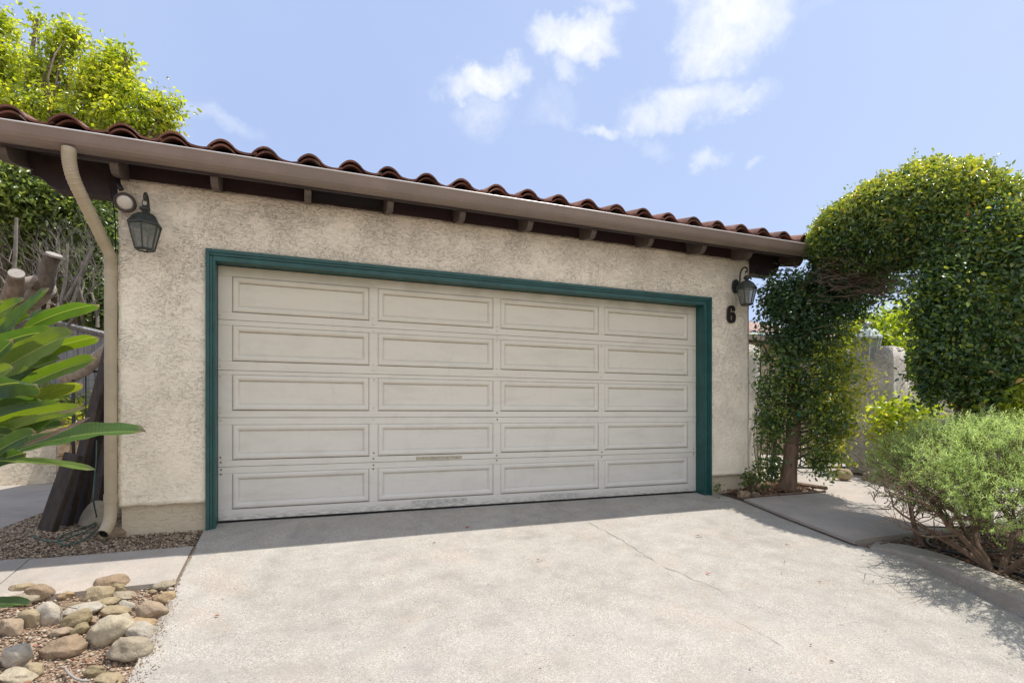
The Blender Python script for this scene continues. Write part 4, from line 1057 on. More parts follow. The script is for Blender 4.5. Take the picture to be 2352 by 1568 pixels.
for (b0, t0, dpt, w, sg, tn, fc_, _) in LV[:26]:
    if b0[1] > 1300: continue
    e = P(*b0, dpt+.05); m_ = base.lerp(e, .55)+Vector((-.02, 0, .12)); tube(bm, smoothpath([base+Vector((random.gauss(0, .08), random.gauss(0, .08), 0)), m_, e], 5), .011, 6)
build(bm, 'stalks', M['stalk'], bop, True)
# ---- low stucco wall, retaining stones, gate, fences, stump
bm = BM(); box(bm, -4.0, 0, -.08, .08, -.1, .50, .02); bm.transform(Matrix.Translation((-3.08, 3.90, 0))@Matrix.Rotation(math.radians(20), 4, 'Z')); o = build(bm, 'low_wall', M['stucco_white']); tag(o, 'low whitewashed stucco wall left of the iron gate', 'wall')
rw = empty('retaining_wall', 'low ochre stone retaining wall seen through the iron gate', 'wall', (-2.4, 5.75, 0))
bm = BM(); x = -5.5
random.seed(9)
for row in range(3):
    x = -5.5+row*.13
    while x < .3:
        w_ = random.uniform(.28, .5); bmx = BM(); bmesh.ops.create_cube(bmx, size=1)
        bmesh.ops.scale(bmx, vec=(w_-.02, .25, .22), verts=bmx.verts); bmesh.ops.bevel(bmx, geom=bmx.edges[:], offset=.04, segments=2, affect='EDGES')
        for v in bmx.verts: v.co += Vector((x+w_/2, 5.75+random.uniform(-.003, .003), .11+row*.235))+.02*Vector((mnoise.noise(v.co*5+Vector((x, row, 0))), mnoise.noise(v.co*5+Vector((row, x, 4))), 0))
        tmp = bpy.data.meshes.new('t'); bmx.to_mesh(tmp); bmx.free(); bm.from_mesh(tmp); bpy.data.meshes.remove(tmp)
        x += w_
build(bm, 'stone_blocks', M['ledge_stone'], rw)
def irongate(loc, x0, x1, z0, z1, label, sp, rz=0, parts=True, fr=.022):
    g = empty('iron_gate', label, 'gate', loc, None, rz)
    bm = BM(); box(bm, x0-fr, x0+fr*.5, -fr*.7, fr*.7, z0-.05, z1+.02); box(bm, x1-fr*.5, x1+fr, -fr*.7, fr*.7, z0-.05, z1+.02)
    box(bm, x0+fr*.5+.001, x1-fr*.5-.001, -.012, .012, z1-.028, z1); box(bm, x0+fr*.5+.001, x1-fr*.5-.001, -.012, .012, z0, z0+.028)
    build(bm, 'gate_frame', M['iron'], g, local=False)
    k = int((x1-x0)/sp)
    for i in range(1, k+1):
        x = x0+(x1-x0)*i/(k+1); bm = BM(); tube(bm, [(x, 0, z0+.02), (x, 0, z1-.02)], .0085, 6); build(bm, 'bar', M['iron'], g, True, local=False)
    bm = BM()
    for z in np.arange(z0+.12, z1-.05, .12) if sp < .16 and parts else []: tube(bm, [(x0, .012, z), (x1, .012, z)], .0018, 4)
    if parts: build(bm, 'wire_mesh', M['iron'], g, local=False)
    return g
irongate((-2.97, 4.10, 0), 0, 1.60, .06, 1.51, 'black iron gate with thin bars left of the garage, behind the leaning planks', .135)
# old grey board fence
def fence(p0, p1, zt0, zt1, zb, label):
    p0 = Vector(p0); p1 = Vector(p1); d = (p1-p0); L = d.length; d.normalize(); nn = Vector((-d.y, d.x, 0))
    root = empty('board_fence', label, 'fence', (p0.x, p0.y, zb))
    bm = BM(); x = 0; rs = random.Random(4)
    while x < L:
        w_ = .14; q = p0+d*x; zt = zt0+(zt1-zt0)*x/L+rs.uniform(-.01, .01); o_ = nn*rs.uniform(-.006, .006)
        a = q+o_; b_ = q+d*(w_-.008)+o_
        vs = [(a, zb), (b_, zb), (b_, zt), (a, zt)]
        A = [bm.verts.new((v.x, v.y, z)) for v, z in vs]; B = [bm.verts.new((v.x+nn.x*.018, v.y+nn.y*.018, z)) for v, z in vs]
        for k in range(4): bm.faces.new((A[k], A[(k+1) % 4], B[(k+1) % 4], B[k]))
        bm.faces.new(A); bm.faces.new(B[::-1]); x += w_
    build(bm, 'boards', M['fence'], root)
    bm = BM(); tube(bm, [Vector((p0.x, p0.y, zt0+.02))-nn*.03, Vector((p1.x, p1.y, zt1+.02))-nn*.03], .045, 4); build(bm, 'cap_rail', M['fence'], root)
    return root
fa = P(90, 733, 10.2); fb = P(300, 783, 9.6); 
fence((fa.x, fa.y, 0), (fb.x, fb.y, 0), fa.z, fb.z, 1.0, 'old grey board fence under the trees left of the garage')
def stump():
    root = empty('pruned_tree', 'old tree with thick limbs sawn off flat, left of the garage', 'tree', (P(0, 900, 8.4).x, P(0, 900, 8.4).y, .3))
    bm = BM(); b0 = P(-20, 960, 8.4); tube(bm, smoothpath([b0, P(-5, 820, 8.3), P(8, 745, 8.2), P(22, 700, 8.1), P(34, 660, 8.0), P(38, 629, 7.9)], 5), [.26, .25, .24, .23, .22, .21, .20, .20, .19, .19, .18, .175, .17, .165, .16, .15, .14, .13, .12, .12, .115, .11, .105, .10, .095, .095], 12)
    build(bm, 'trunk', M['bark'], root, True)
    bm = BM(); tube(bm, smoothpath([P(25, 685, 8.1), P(50, 655, 8.1), P(80, 645, 8.2), P(98, 640, 8.2)], 4), .082, 10); build(bm, 'limb', M['bark_pale'], root, True)
    bm = BM(); tube(bm, smoothpath([P(96, 665, 8.3), P(104, 640, 8.25), P(112, 610, 8.2), P(124, 587, 8.15)], 4), [.13]*5+[.115]*4+[.10]*4, 12); build(bm, 'limb', M['bark_dark'], root, True)
    bm = BM(); tube(bm, smoothpath([P(10, 745, 8.6), P(45, 700, 8.6), P(75, 680, 8.5), P(100, 655, 8.4)], 4), [.22]*6+[.18]*7, 12); build(bm, 'limb', M['bark_pale'], root, True)
    for (u, v, t_, r_, d) in ((38, 628.5, 7.88, .096, (.25, -.75, .6)), (124.5, 585.5, 8.1, .102, (.3, -.35, .9))):
        bm = BM(); d = Vector(d).normalized(); p = P(u, v, t_); tube(bm, [p-d*.02, p+d*.012], [r_*1.02, r_*1.0], 14); build(bm, 'sawn_end', M['terminal'], root, False)
stump()
bm = BM(); tube(bm, smoothpath([P(262, 790, 7.2), P(225, 822, 7.3), P(195, 845, 7.4), P(150, 868, 7.5)], 4), [.085]*8+[.10]*5, 10); tag(build(bm, 'fallen_log', M['bark_pale'], None, True), 'grey log lying on the slope behind the iron gate', 'log')
# ================================================================ TREES
def tree(name, label, cat, base, crown_c, crown_r, ncl, per, csize, lsize, m, trunk_r=.15, seed=0, tone=(0, 1), lump=.3, shell=.35, aspect=.5, ntr=1, bark_m='bark', nbr=14, group=None, topbias=0.):
    root = empty(name, label, cat, base, group)
    p, nr, ct, cp = cluster_crown(crown_c, crown_r, ncl, per, csize, seed, lump, shell)
    n = len(p); tn = np.clip(tone[0]+(tone[1]-tone[0])*(.5*ct+.5*rng.random(n)), 0, 1)
    leafmesh('crown', p, nr, lsize*(.65+.7*rng.random(n)), tn, m, root, aspect)
    random.seed(seed+1); bm = BM(); C_ = Vector(crown_c); B_ = Vector(base)
    for k in range(ntr):
        off = Vector((random.gauss(0, .25), random.gauss(0, .25), 0))*(ntr > 1)*(trunk_r*6)
        mid = B_.lerp(C_, .5)+Vector((random.gauss(0, .2), random.gauss(0, .2), 0))+off*1.3
        path = smoothpath([B_+off, B_+off+Vector((0, 0, (C_.z-B_.z)*.25)), mid, C_+off*1.8], 5)
        tube(bm, path, [trunk_r*(1-.6*i/(len(path)-1)) for i in range(len(path))], 8)
        idx = rng.choice(len(cp), min(nbr, len(cp)), replace=False)
        for j in idx:
            s = path[random.randint(len(path)//3, len(path)-1)]; e = Vector(cp[j]); q = s.lerp(e, .5)+Vector((random.gauss(0, .1), random.gauss(0, .1), random.gauss(0, .1)))*(e-s).length
            tube(bm, smoothpath([s, q, e], 4), [trunk_r*.33*(1-.8*i/8) for i in range(9)], 5, False)
    build(bm, 'trunk', M[bark_m], root, True)
    return root
# upper left sunlit tree behind the roof, several lobes
def lobes(name, label, cat, base, L, lsize, m, per, csize, seed, tone=(0, 1), trunk_r=.12, aspect=.5, bark_m='bark', shell=.3, lump=.35, group=None, nbr=6, trunk=True, tn_r=1.0):
    root = empty(name, label, cat, base, group); PP = []; NN = []; TT = []; CP = []
    for i, (c, r, ncl) in enumerate(L):
        p, nr, ct, cp = cluster_crown(c, r, ncl, per, csize, seed+i*3.3, lump, shell)
        PP.append(p); NN.append(nr); TT.append(ct); CP.append((c, cp))
    p = np.concatenate(PP); nr = np.concatenate(NN); ct = np.concatenate(TT); n = len(p)
    leafmesh('crown', p, nr, lsize*(.6+.8*rng.random(n)), np.clip(tone[0]+(tone[1]-tone[0])*(.5*ct+.5*rng.random(n)), 0, 1), m, root, aspect)
    if trunk:
        random.seed(int(seed*7)+3); bm = BM(); B_ = Vector(base)
        for c, cp in CP:
            C_ = Vector(c); mid = B_.lerp(C_, .5)+Vector((random.gauss(0, .12), random.gauss(0, .12), 0))*(C_-B_).length*.5
            path = smoothpath([B_+Vector((random.gauss(0, trunk_r), random.gauss(0, trunk_r), 0)), mid, C_], 6); tube(bm, path, [trunk_r*tn_r*(1-.75*i/(len(path)-1)) for i in range(len(path))], 7)
            for j in rng.choice(len(cp), min(nbr, len(cp)), replace=False):
                s = path[random.randint(len(path)//2, len(path)-1)]; e = Vector(cp[j]); q = s.lerp(e, .5)+Vector((random.gauss(0, .08), random.gauss(0, .08), random.gauss(0, .08)))*(e-s).length
                tube(bm, smoothpath([s, q, e], 3), [trunk_r*.25*(1-.8*i/6) for i in range(7)], 4, False)
        build(bm, 'trunk', M[bark_m], root, True)
    return root
def PL(u, v, t, rx_, rz_, n, ry=None): 
    k = t/F; return (tuple(P(u, v, t)), (rx_*k, (ry or rx_)*k, rz_*k), n)
lobes('tall_tree', 'tall yellow green tree standing up behind the tile roof at the left', 'tree', (P(60, 700, 12.5).x, P(60, 700, 12.5).y, .8),
      [PL(30, 265, 12, 120, 70, 125), PL(180, 275, 12, 95, 62, 95), PL(10, 150, 12.3, 60, 60, 60), PL(110, 170, 12, 50, 45, 42), PL(145, 110, 12, 36, 42, 24),
       PL(170, 85, 12, 22, 26, 14), PL(225, 200, 11.9, 45, 45, 70), PL(255, 150, 11.9, 32, 40, 26), PL(300, 290, 11.8, 65, 36, 90), PL(375, 245, 11.8, 26, 16, 14), PL(345, 235, 11.8, 25, 22, 15),
       PL(285, 215, 11.8, 40, 40, 38), PL(385, 285, 11.8, 18, 10, 8), PL(290, 130, 11.8, 10, 10, 3), PL(5, 60, 12.2, 22, 35, 20), PL(-90, 200, 12.5, 110, 120, 170), PL(85, 45, 12, 8, 16, 4), PL(265, 175, 11.9, 24, 30, 16)],
      .10, M['lf_tree'], 36, .27, 1.5, (.1, 1.0), .13, .45, 'bark', .15)
# dense trees below the eave on the left
TL = [((20, 430, 11.0), (120, 90), 190, 'dense green tree under the left end of the eave, farthest left'), ((130, 470, 11.5), (95, 80), 170, 'dense green tree filling the gap under the left eave, with many thin grey stems'),
      ((225, 560, 11.2), (60, 150), 170, 'tall leafy shrub seen between the downspout and the sawn tree')]
lobes('dense_tree', TL[0][3], 'tree', (P(-20, 850, 11).x, P(-20, 850, 11).y, .9), [PL(0, 430, 10.6, 120, 85, 210), PL(60, 520, 11, 80, 50, 90), PL(-80, 560, 11, 90, 150, 130)], .11, M['lf_dark'], 24, .5, 4.1, (.1, .95), .10, .5, 'bark_dark', .2, nbr=5)
lobes('dense_tree', TL[1][3], 'tree', (P(120, 800, 12).x, P(120, 800, 12).y, 1.2), [PL(140, 450, 11.6, 110, 75, 210), PL(190, 560, 11.8, 80, 60, 90)], .11, M['lf_dark'], 24, .5, 6.2, (.0, .9), .10, .5, 'bark_dark', .2, nbr=8)
lobes('leafy_shrub', TL[2][3], 'shrub', (P(215, 790, 10.9).x, P(215, 790, 10.9).y, 1.0), [PL(228, 540, 11, 40, 90, 120), PL(225, 640, 10.8, 50, 70, 110), PL(240, 710, 10.6, 45, 45, 80)], .10, M['lf_dark'], 22, .38, 8.8, (.0, .75), .06, .5, 'bark_dark', .2, nbr=6)
# thin bare stems in the shade
st_root = empty('bare_stems', 'thicket of thin bare grey stems behind the sawn tree', 'shrub', tuple(P(120, 800, 9.8)))
bm = BM(); random.seed(33)
for k in range(13):
    q = P(random.uniform(-15, 225), random.uniform(715, 760), random.uniform(9.3, 10.4))
    grow(bm, q, (random.gauss(.25, .35), random.gauss(0, .3), 1), random.uniform(.55, .8), random.uniform(.022, .038), 4, .42, .35, 4, 6)
for (u0, v0, u1, v1, r_) in ((150, 690, 215, 565, .04), (140, 700, 155, 560, .035), (22, 700, 38, 500, .045), (165, 700, 190, 600, .03)):
    tube(bm, smoothpath([P(u0, v0, 9.4), P((u0+u1)/2+4, (v0+v1)/2, 9.4), P(u1, v1, 9.4)], 5), [r_*(1-.04*i) for i in range(11)], 6, False)
build(bm, 'stems', M['stem_grey'], st_root, True)
lobes('hillside_tree', 'large dark tree filling the background behind the left fence', 'tree', (P(60, 800, 17).x, P(60, 800, 17).y, 1.5), [PL(60, 620, 16, 190, 120, 420), PL(-60, 480, 16.5, 150, 140, 240), PL(220, 700, 15.5, 90, 90, 200)], .16, M['lf_dark'], 22, .7, 12.4, (.0, .8), .2, .5, 'bark_dark', .15, nbr=4)
def cover(name, label, cat, n, fn, lsize, m, tone, aspect=.6):
    p = np.array([fn() for _ in range(n)]); nr = rng.normal(size=(n, 3))*.6+np.array([0, -.3, .8])
    o = leafmesh(name, p, nr, lsize*(.6+.8*rng.random(n)), tone[0]+(tone[1]-tone[0])*rng.random(n), m, None, aspect); tag(o, label, cat, kind='stuff'); return o
def f1():
    x = random.uniform(-6.5, .5); y = random.uniform(5.9, 8.5); return (x, y, terr(x, y)+.05+random.random()**2*.35+.1*mnoise.noise(Vector((x*2, y*2, 0))))
cover('ground_cover', 'leafy green ground cover on the slope above the stone retaining wall', 'ground cover', 9000, f1, .08, M['lf_tree'], (0, .9))
# broad leaves right behind gate
gp = empty('leafy_plant', 'small pale green broad leaved plant behind the top of the iron gate', 'plant', (P(240, 900, 6.9).x, P(240, 900, 6.9).y, .5))
for k in range(9):
    a = random.uniform(0, 6.28); u = random.uniform(228, 262); v = random.uniform(835, 905)
    strap(P(236, 930, 6.9), P(u, v, 6.9+random.uniform(-.2, .2)), .14, .06, .9, (0, -.5, .9), .2, parent=gp)
# ================================================================ ARCHED HEDGE
arch = empty('arched_hedge', 'large clipped hedge trained into an arch over the path beside the garage', 'hedge', (5.40, -.20, 0))
chain = [(1868, 600, 6.15, 30), (1895, 582, 6.1, 55), (1940, 555, 6.0, 80), (2000, 530, 5.8, 100), (2070, 508, 5.6, 112), (2150, 497, 5.4, 118), (2222, 502, 5.2, 114), (2262, 545, 5.0, 116), (2280, 615, 4.9, 120), (2266, 700, 4.85, 112), (2240, 780, 4.85, 104), (2212, 860, 4.85, 84), (2195, 925, 4.85, 58)]
def archsample(n, shell):
    cs = []; 
    pts = [P(u, v, t_) for u, v, t_, r_ in chain]; rr = [r_/F*t_ for u, v, t_, r_ in chain]
    seg = [(pts[i+1]-pts[i]).length*(rr[i]+rr[i+1]) for i in range(len(pts)-1)]; w = np.array(seg)/sum(seg)
    idx = rng.choice(len(seg), n, p=w); s = rng.random(n)
    A = np.array([tuple(p) for p in pts]); R_ = np.array(rr)
    c = A[idx]*(1-s)[:, None]+A[idx+1]*s[:, None]; r_ = R_[idx]*(1-s)+R_[idx+1]*s
    ax_ = A[idx+1]-A[idx]; ax_ /= np.linalg.norm(ax_, axis=1, keepdims=True)
    d = rng.normal(size=(n, 3)); d -= (d*ax_).sum(1, keepdims=True)*ax_*.85; d /= np.linalg.norm(d, axis=1, keepdims=True)
    rad = shell+(1-shell)*rng.random(n)**.5
    q = c+d*r_[:, None]
    nz = np.array([mnoise.noise(Vector(v)*2.3)*.6+mnoise.noise(Vector(v)*6)*.4 for v in q])
    p = c+d*(r_*rad*(1+.17*nz+.045*rng.normal(size=len(nz))))[:, None]
    return p, d, nz, rad
p, d, nz, rad = archsample(78000, .82)
keep = (nz > -.30) | (rng.random(len(nz)) < .22)
keep &= (p[:, 2] > 2.25) | (nz > .03) | (rng.random(len(nz)) < .12)
under = (d[:, 2] < -.45) & (rng.random(len(nz)) < .62); keep &= ~under
p, d, nz = p[keep], d[keep], nz[keep]; n = len(p)
nr = d*.45+rng.normal(size=(n, 3))*.7+np.array([0, 0, .3])
tn = np.clip(rng.random(n)**1.2*.62+.24*np.clip(d[:, 2]+.15, 0, 1)+.30*np.clip((p[:, 2]-2.15)/1.0, 0, 1)+.15*nz, 0, .97); tn = np.clip(tn+.30*np.clip(-vnoise(p, 2.6, 5.), 0, 1)*(rng.random(n) < .6)+.25*np.clip((p[:, 0]-5.9)*1.2, 0, 1)*(p[:, 2] < 2.2)*(rng.random(n) < .35), 0, .9); tn[rng.random(n) < .012] = 1.0  # top and right-hand leaves lighter: sunlight painted into the tone
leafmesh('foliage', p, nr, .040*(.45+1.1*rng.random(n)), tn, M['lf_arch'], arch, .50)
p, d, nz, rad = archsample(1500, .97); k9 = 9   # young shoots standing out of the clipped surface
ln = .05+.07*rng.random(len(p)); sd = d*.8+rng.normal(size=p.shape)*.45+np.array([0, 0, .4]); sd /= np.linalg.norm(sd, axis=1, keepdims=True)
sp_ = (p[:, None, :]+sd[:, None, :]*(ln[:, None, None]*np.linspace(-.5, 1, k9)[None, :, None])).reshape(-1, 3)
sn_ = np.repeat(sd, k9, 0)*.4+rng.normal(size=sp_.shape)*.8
leafmesh('shoots', sp_, sn_, .036*(.5+.8*rng.random(len(sp_))), np.clip(.2+.35*rng.random(len(sp_))+.3*np.clip((sp_[:, 2]-2.2), 0, 1), 0, .9), M['lf_arch'], arch, .45)  # shoots get the same painted sunlight toward the top
LG = []; 
for (u, v, t_, ru, rz, nc, tb) in ((2150, 680, 4.9, 62, 60, 60, .1), (2140, 790, 4.9, 50, 60, 55, .1), (2150, 880, 4.95, 45, 50, 45, .1), (2230, 900, 4.9, 50, 45, 40, .15), (2300, 650, 4.8, 60, 60, 55, .35), (2335, 760, 4.9, 45, 70, 60, .45), (2290, 830, 4.9, 45, 50, 40, .3), (2200, 780, 4.7, 60, 70, 50, .1), (2215, 660, 4.7, 60, 60, 45, .15), (2350, 580, 4.9, 30, 60, 26, .4), (2105, 720, 5.0, 22, 50, 16, .2), (2118, 660, 5.1, 30, 28, 16, .05)):
    k = t_/F; q_, qn, qc, _ = cluster_crown(tuple(P(u, v, t_)), (ru*k, ru*k, rz*k), nc, 16, .13, u*.37, .3, .4)
    LG.append((q_, qn, np.clip(rng.random(len(q_))*.55+tb*rng.random(len(q_))*1.4+.12*np.repeat(rng.random(nc), 16), 0, .9)))
q_ = np.concatenate([a[0] for a in LG]); leafmesh('leg_foliage', q_, np.concatenate([a[1] for a in LG])+np.array([0, -.3, .1]), .046*(.5+.9*rng.random(len(q_))), np.concatenate([a[2] for a in LG]), M['lf_arch'], arch, .5)
p, d, nz, rad = archsample(12000, .35); kk_ = (p[:, 2] > 2.1) | (rng.random(len(p)) < .2); p, d = p[kk_], d[kk_]; n = len(p)
leafmesh('inner_foliage', p, d*.5+rng.normal(size=(n, 3))*.6, .05*(.6+.8*rng.random(n)), rng.random(n)*.5, M['lf_arch'], arch, .52)
# left column, loose
col = [((1800, 665, 6.25), (62, 36, 3), .9), ((1850, 700, 6.3), (105, 60, 7), 1.), ((1800, 730, 6.3), (60, 60, 5), .9), ((1900, 770, 6.2), (85, 60, 6), .9), ((1860, 820, 6.3), (95, 60, 5), .8), ((1930, 860, 6.1), (65, 60, 5), .9),
       ((1870, 900, 6.3), (85, 55, 4), .75), ((1920, 960, 6.1), (60, 60, 5), .9), ((1880, 1010, 6.2), (65, 50, 4), .7), ((1900, 1065, 6.1), (45, 35, 2.5), .9), ((1770, 1000, 6.4), (35, 60, 2), .5), ((1765, 900, 6.4), (32, 50, 1.2), .4), ((1770, 1070, 6.4), (42, 35, 1.6), .4),
       ((1950, 700, 6.2), (60, 50, 5), .5), ((1900, 650, 6.25), (80, 40, 7), .4), ((1960, 668, 6.4), (80, 38, 7), .3), ((2020, 640, 6.3), (55, 26, 4), .3), ((1775, 800, 6.4), (40, 60, 2), .4), ((1800, 680, 6.2), (60, 40, 4), .3), ((1850, 740, 6.1), (80, 60, 5), .4), ((1815, 800, 6.1), (42, 60, 3), .4), ((1800, 880, 6.15), (40, 50, 2.2), .4), ((1850, 930, 6.15), (40, 60, 2), .5), ((1785, 950, 6.2), (40, 60, 2.4), .4)]
PP = []; NN = []; TT = []
for (c_, (rx_, rz_, q), tb) in col:
    k = c_[2]/F; p, nr, ct, cp = cluster_crown(tuple(P(*c_)), (rx_*k, rx_*k*.8, rz_*k), int(q*17), 15, .115, q+c_[0], .3, .25)
    PP.append(p); NN.append(nr); n = len(p); right = np.clip((p[:, 0]-5.42)*1.3, 0, .55)*(p[:, 2] < 1.95); TT.append(np.clip((.10+.5*ct)*(.5+.5*tb)*rng.random(n)+right*(.4+.9*rng.random(n))+.12+.28*(p[:, 2] < 1.7)*ct, 0, .90))  # right and lower leaves yellower: backlight painted into the tone
p = np.concatenate(PP); nr = np.concatenate(NN); tn = np.concatenate(TT)
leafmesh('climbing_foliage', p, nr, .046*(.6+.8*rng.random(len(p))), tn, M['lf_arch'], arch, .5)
ARCHCP = p
bm = BM()
tr = [P(1808, 1128, 6.28), P(1815, 1060, 6.28), P(1822, 980, 6.28), P(1824, 900, 6.28), P(1822, 830, 6.28), P(1818, 760, 6.28), P(1822, 700, 6.25), P(1860, 640, 6.15), P(1930, 600, 6.0)]
sp = smoothpath(tr, 5); tube(bm, sp, [max(.022, .088-.0014*i if i > 3 else .115-.008*i) for i in range(len(sp))], 10); build(bm, 'trunk', M['bark_red'], arch, True)
bm = BM(); tr2 = [P(2256, 1225, 4.95), P(2252, 1100, 4.95), P(2235, 980, 5.0), P(2225, 880, 5.05), P(2240, 760, 5.1), P(2262, 640, 5.15), P(2230, 540, 5.3)]
sp = smoothpath(tr2, 5); tube(bm, sp, [max(.03, .085-.0016*i) for i in range(len(sp))], 10)
sp = smoothpath([P(2245, 1100, 4.97), P(2205, 980, 5.1), P(2195, 880, 5.15), P(2180, 740, 5.2)], 5); tube(bm, sp, [.035]*len(sp), 8); build(bm, 'trunk', M['bark'], arch, True)
# twiggy underside and branches in the column
bm = BM(); random.seed(8)
for k in range(420):
    u = random.uniform(1875, 2110); v = random.uniform(585, 690)-(u-1875)*.12; t_ = random.uniform(5.75, 6.4)-(u-1875)*.001
    v = clampf(v, 592, 690); du = random.uniform(25, 75); dv = random.gauss(0, 12)
    tube(bm, smoothpath([P(u, v, t_), P(u+du*.5, v+dv*.5+random.gauss(0, 5), t_+random.gauss(0, .05)), P(u+du, v+dv, t_)], 3), [.0042, .004, .0036, .0032, .0028, .0024, .002], 4, False)
for k in range(9):
    u = 1862+k*6; tube(bm, smoothpath([P(u, 628+random.gauss(0, 8), 6.05), P(u+90, 650-k*5+random.gauss(0, 6), 5.95), P(u+190, 610-k*4+random.gauss(0, 8), 5.75)], 6), [.013-.0006*i for i in range(13)], 5, False)
for k in range(150):
    i = rng.integers(len(ARCHCP)); e = Vector(ARCHCP[i]); s = P(1820+random.gauss(0, 6), clampf(HYP-(e.z-CZ)/6.28*F+random.uniform(-10, 70), 680, 1060), 6.28)
    tube(bm, smoothpath([s, s.lerp(e, .5)+Vector((random.gauss(0, .05), random.gauss(0, .05), random.gauss(0, .05))), e], 3), [.009-.001*j for j in range(7)], 4, False)
build(bm, 'branches', M['twig'], arch, True)
bm = BM(); q = P(1835, 945, 6.12); tube(bm, [q, q-Vector((0, 0, .05))], .022, 8); build(bm, 'plastic_tag', M['tie'], arch)
bm = BM(); q = P(2254, 1182, 4.95); tube(bm, [q, q+Vector((0, 0, .012))], .087, 12); build(bm, 'tie', M['tie'], arch)
# ================================================================ RIGHT BACKGROUND
gp_ = empty('gate_pillar', 'square grey stucco gate pillar with rounded top behind the arch', 'pillar', (8.0, .55, 0), None, math.radians(18))
bm = BM(); bmesh.ops.create_cube(bm, size=1); bmesh.ops.subdivide_edges(bm, edges=bm.edges[:], cuts=10, use_grid_fill=True)
for v in bm.verts:
    x, y, z = v.co; H_ = 1.98; w_ = .60*(1+.10*(.5-z)*.6)
    if z > .38: w_ *= 1-.9*(z-.38)**1.5
    v.co = Vector((x*w_, y*w_, (z+.5)*H_-.1))+Vector((mnoise.noise(Vector((x, y, z))*3), mnoise.noise(Vector((y, z, x))*3), 0))*.02
build(bm, 'column', M['stucco_grey'], gp_, True, local=False)
lantern((P(1985, 720, 8.0).x-.03, .50, 2.06), 'pale green glass lantern standing on top of the grey gate pillar', .3, 1.9, False, True)
bm = BM(); bmesh.ops.create_cube(bm, size=1); bmesh.ops.subdivide_edges(bm, edges=bm.edges[:], cuts=10, use_grid_fill=True)
for v in bm.verts:
    x, y, z = v.co; v.co = Vector((x*1.25, y*.3, (z+.5)*1.98-.06))+Vector((0, mnoise.noise(v.co*4)*.03, mnoise.noise(Vector((x*3, 0, 0)))*.03))
bm.transform(Matrix.Translation((5.72, 1.15, 0))@Matrix.Rotation(math.radians(14), 4, 'Z')); tag(build(bm, 'stucco_wall', M['stucco_grey'], None, True), 'short grey stucco wall stub between the garage corner and the iron gate', 'wall')
irongate((6.38, 1.20, 0), 0, 1.42, .08, 1.72, 'black iron entrance gate between the stucco wall stub and the grey pillar', .13, math.radians(-18), False, .04)
bm = BM(); box(bm, 8.3, 12.5, .75, .95, -.1, 1.45, .02); tag(build(bm, 'garden_wall', M['stucco_grey']), 'grey stucco garden wall running right from the gate pillar', 'wall')
# courtyard house
hs = empty('house', 'house with pale clay tile roof and teal windows beyond the courtyard gate', 'house', (8.8, 4.6, 0))
bm = BM(); box(bm, 5.6, 11.6, 4.6, 8.6, -.1, 2.62); build(bm, 'wall', M['stucco_house'], hs)
bm = BM(); box(bm, 5.4, 11.9, 4.02, 4.06, 2.52, 2.64); build(bm, 'gutter', M['gutter'], hs)
bm = BM(); box(bm, 5.4, 11.9, 4.061, 4.6, 2.56, 2.60); build(bm, 'soffit', M['brown_wood'], hs)
bm = BM(); random.seed(5)
hz = lambda y: 2.66+(y-4.0)*math.tan(math.radians(16))
for rr in range(8):
    for c_ in range(26):
        x = 5.3+c_*.25; y0 = 4.0+rr*.36
        n_ = 7; up_ = []; lo_ = []
        for k in range(n_+1):
            q = k/n_; z = .07*max(0, math.sin(math.pi*min(1, q/.72)))
            up_.append(bm.verts.new((x+q*.255, y0+random.uniform(-.006, .006), hz(y0)+z+.02))); lo_.append(bm.verts.new((x+q*.255, y0+.42, hz(y0+.42)+z)))
        dn = [bm.verts.new((v.co.x, v.co.y, v.co.z-.02)) for v in up_]
        for k in range(n_): bm.faces.new((up_[k], up_[k+1], lo_[k+1], lo_[k])); bm.faces.new((dn[k], dn[k+1], up_[k+1], up_[k]))
build(bm, 'roof', M['tile_pale'], hs, True)
for (x0, x1) in ((7.6, 8.6), (8.95, 9.9)):
    bm = BM(); z0, z1 = .95, 2.15
    box(bm, x0, x1, 4.55, 4.598, z1-.08, z1); box(bm, x0, x1, 4.55, 4.598, z0, z0+.08); 
    for xx in (x0, (x0+x1)/2-.04, x1-.08): box(bm, xx, xx+.08, 4.552, 4.597, z0+.081, z1-.081)
    wf = build(bm, 'window_frame', M['teal_light'], hs)
    bm = BM(); box(bm, x0+.02, x1-.02, 4.585, 4.592, z0+.02, z1-.02); bm.transform(Matrix.Translation(-Vector(hs.location))); me = bpy.data.meshes.new('window_pane'); bm.to_mesh(me); bm.free(); link('window_pane', me, M['winpane'], wf)
# background trees right
BG = [((2060, 765, 13), 85, 52, 110, 'bright lime green tree beyond the pillar, seen through the arch'), ((1960, 775, 15), 80, 34, 70, 'pale green tree far behind the gate, left of the lime one'), ((2180, 760, 12), 110, 90, 170, 'green tree behind the right leg of the arch'),
      ((2330, 720, 11), 90, 120, 170, 'yellow green tree at the far right edge behind the arch'), ((2110, 850, 11.5), 90, 60, 110, 'low green tree behind the grey pillar')]
for i, ((u, v, t_), rx_, rz_, n_, lab) in enumerate(BG):
    lobes('garden_tree', lab, 'tree', (P(u, 950, t_).x, P(u, 950, t_).y, 0), [PL(u, v, t_, rx_, rz_, n_), PL(u-rx_*.4, v+rz_*.7, t_, rx_*.8, rz_*.7, n_//2)], .13, M['lf_bright'] if i != 2 else M['lf_tree'], 20, .45, 20+i*3.1, (.1, .85), .09, .5, 'bark', .25, group='garden trees beyond the gate')
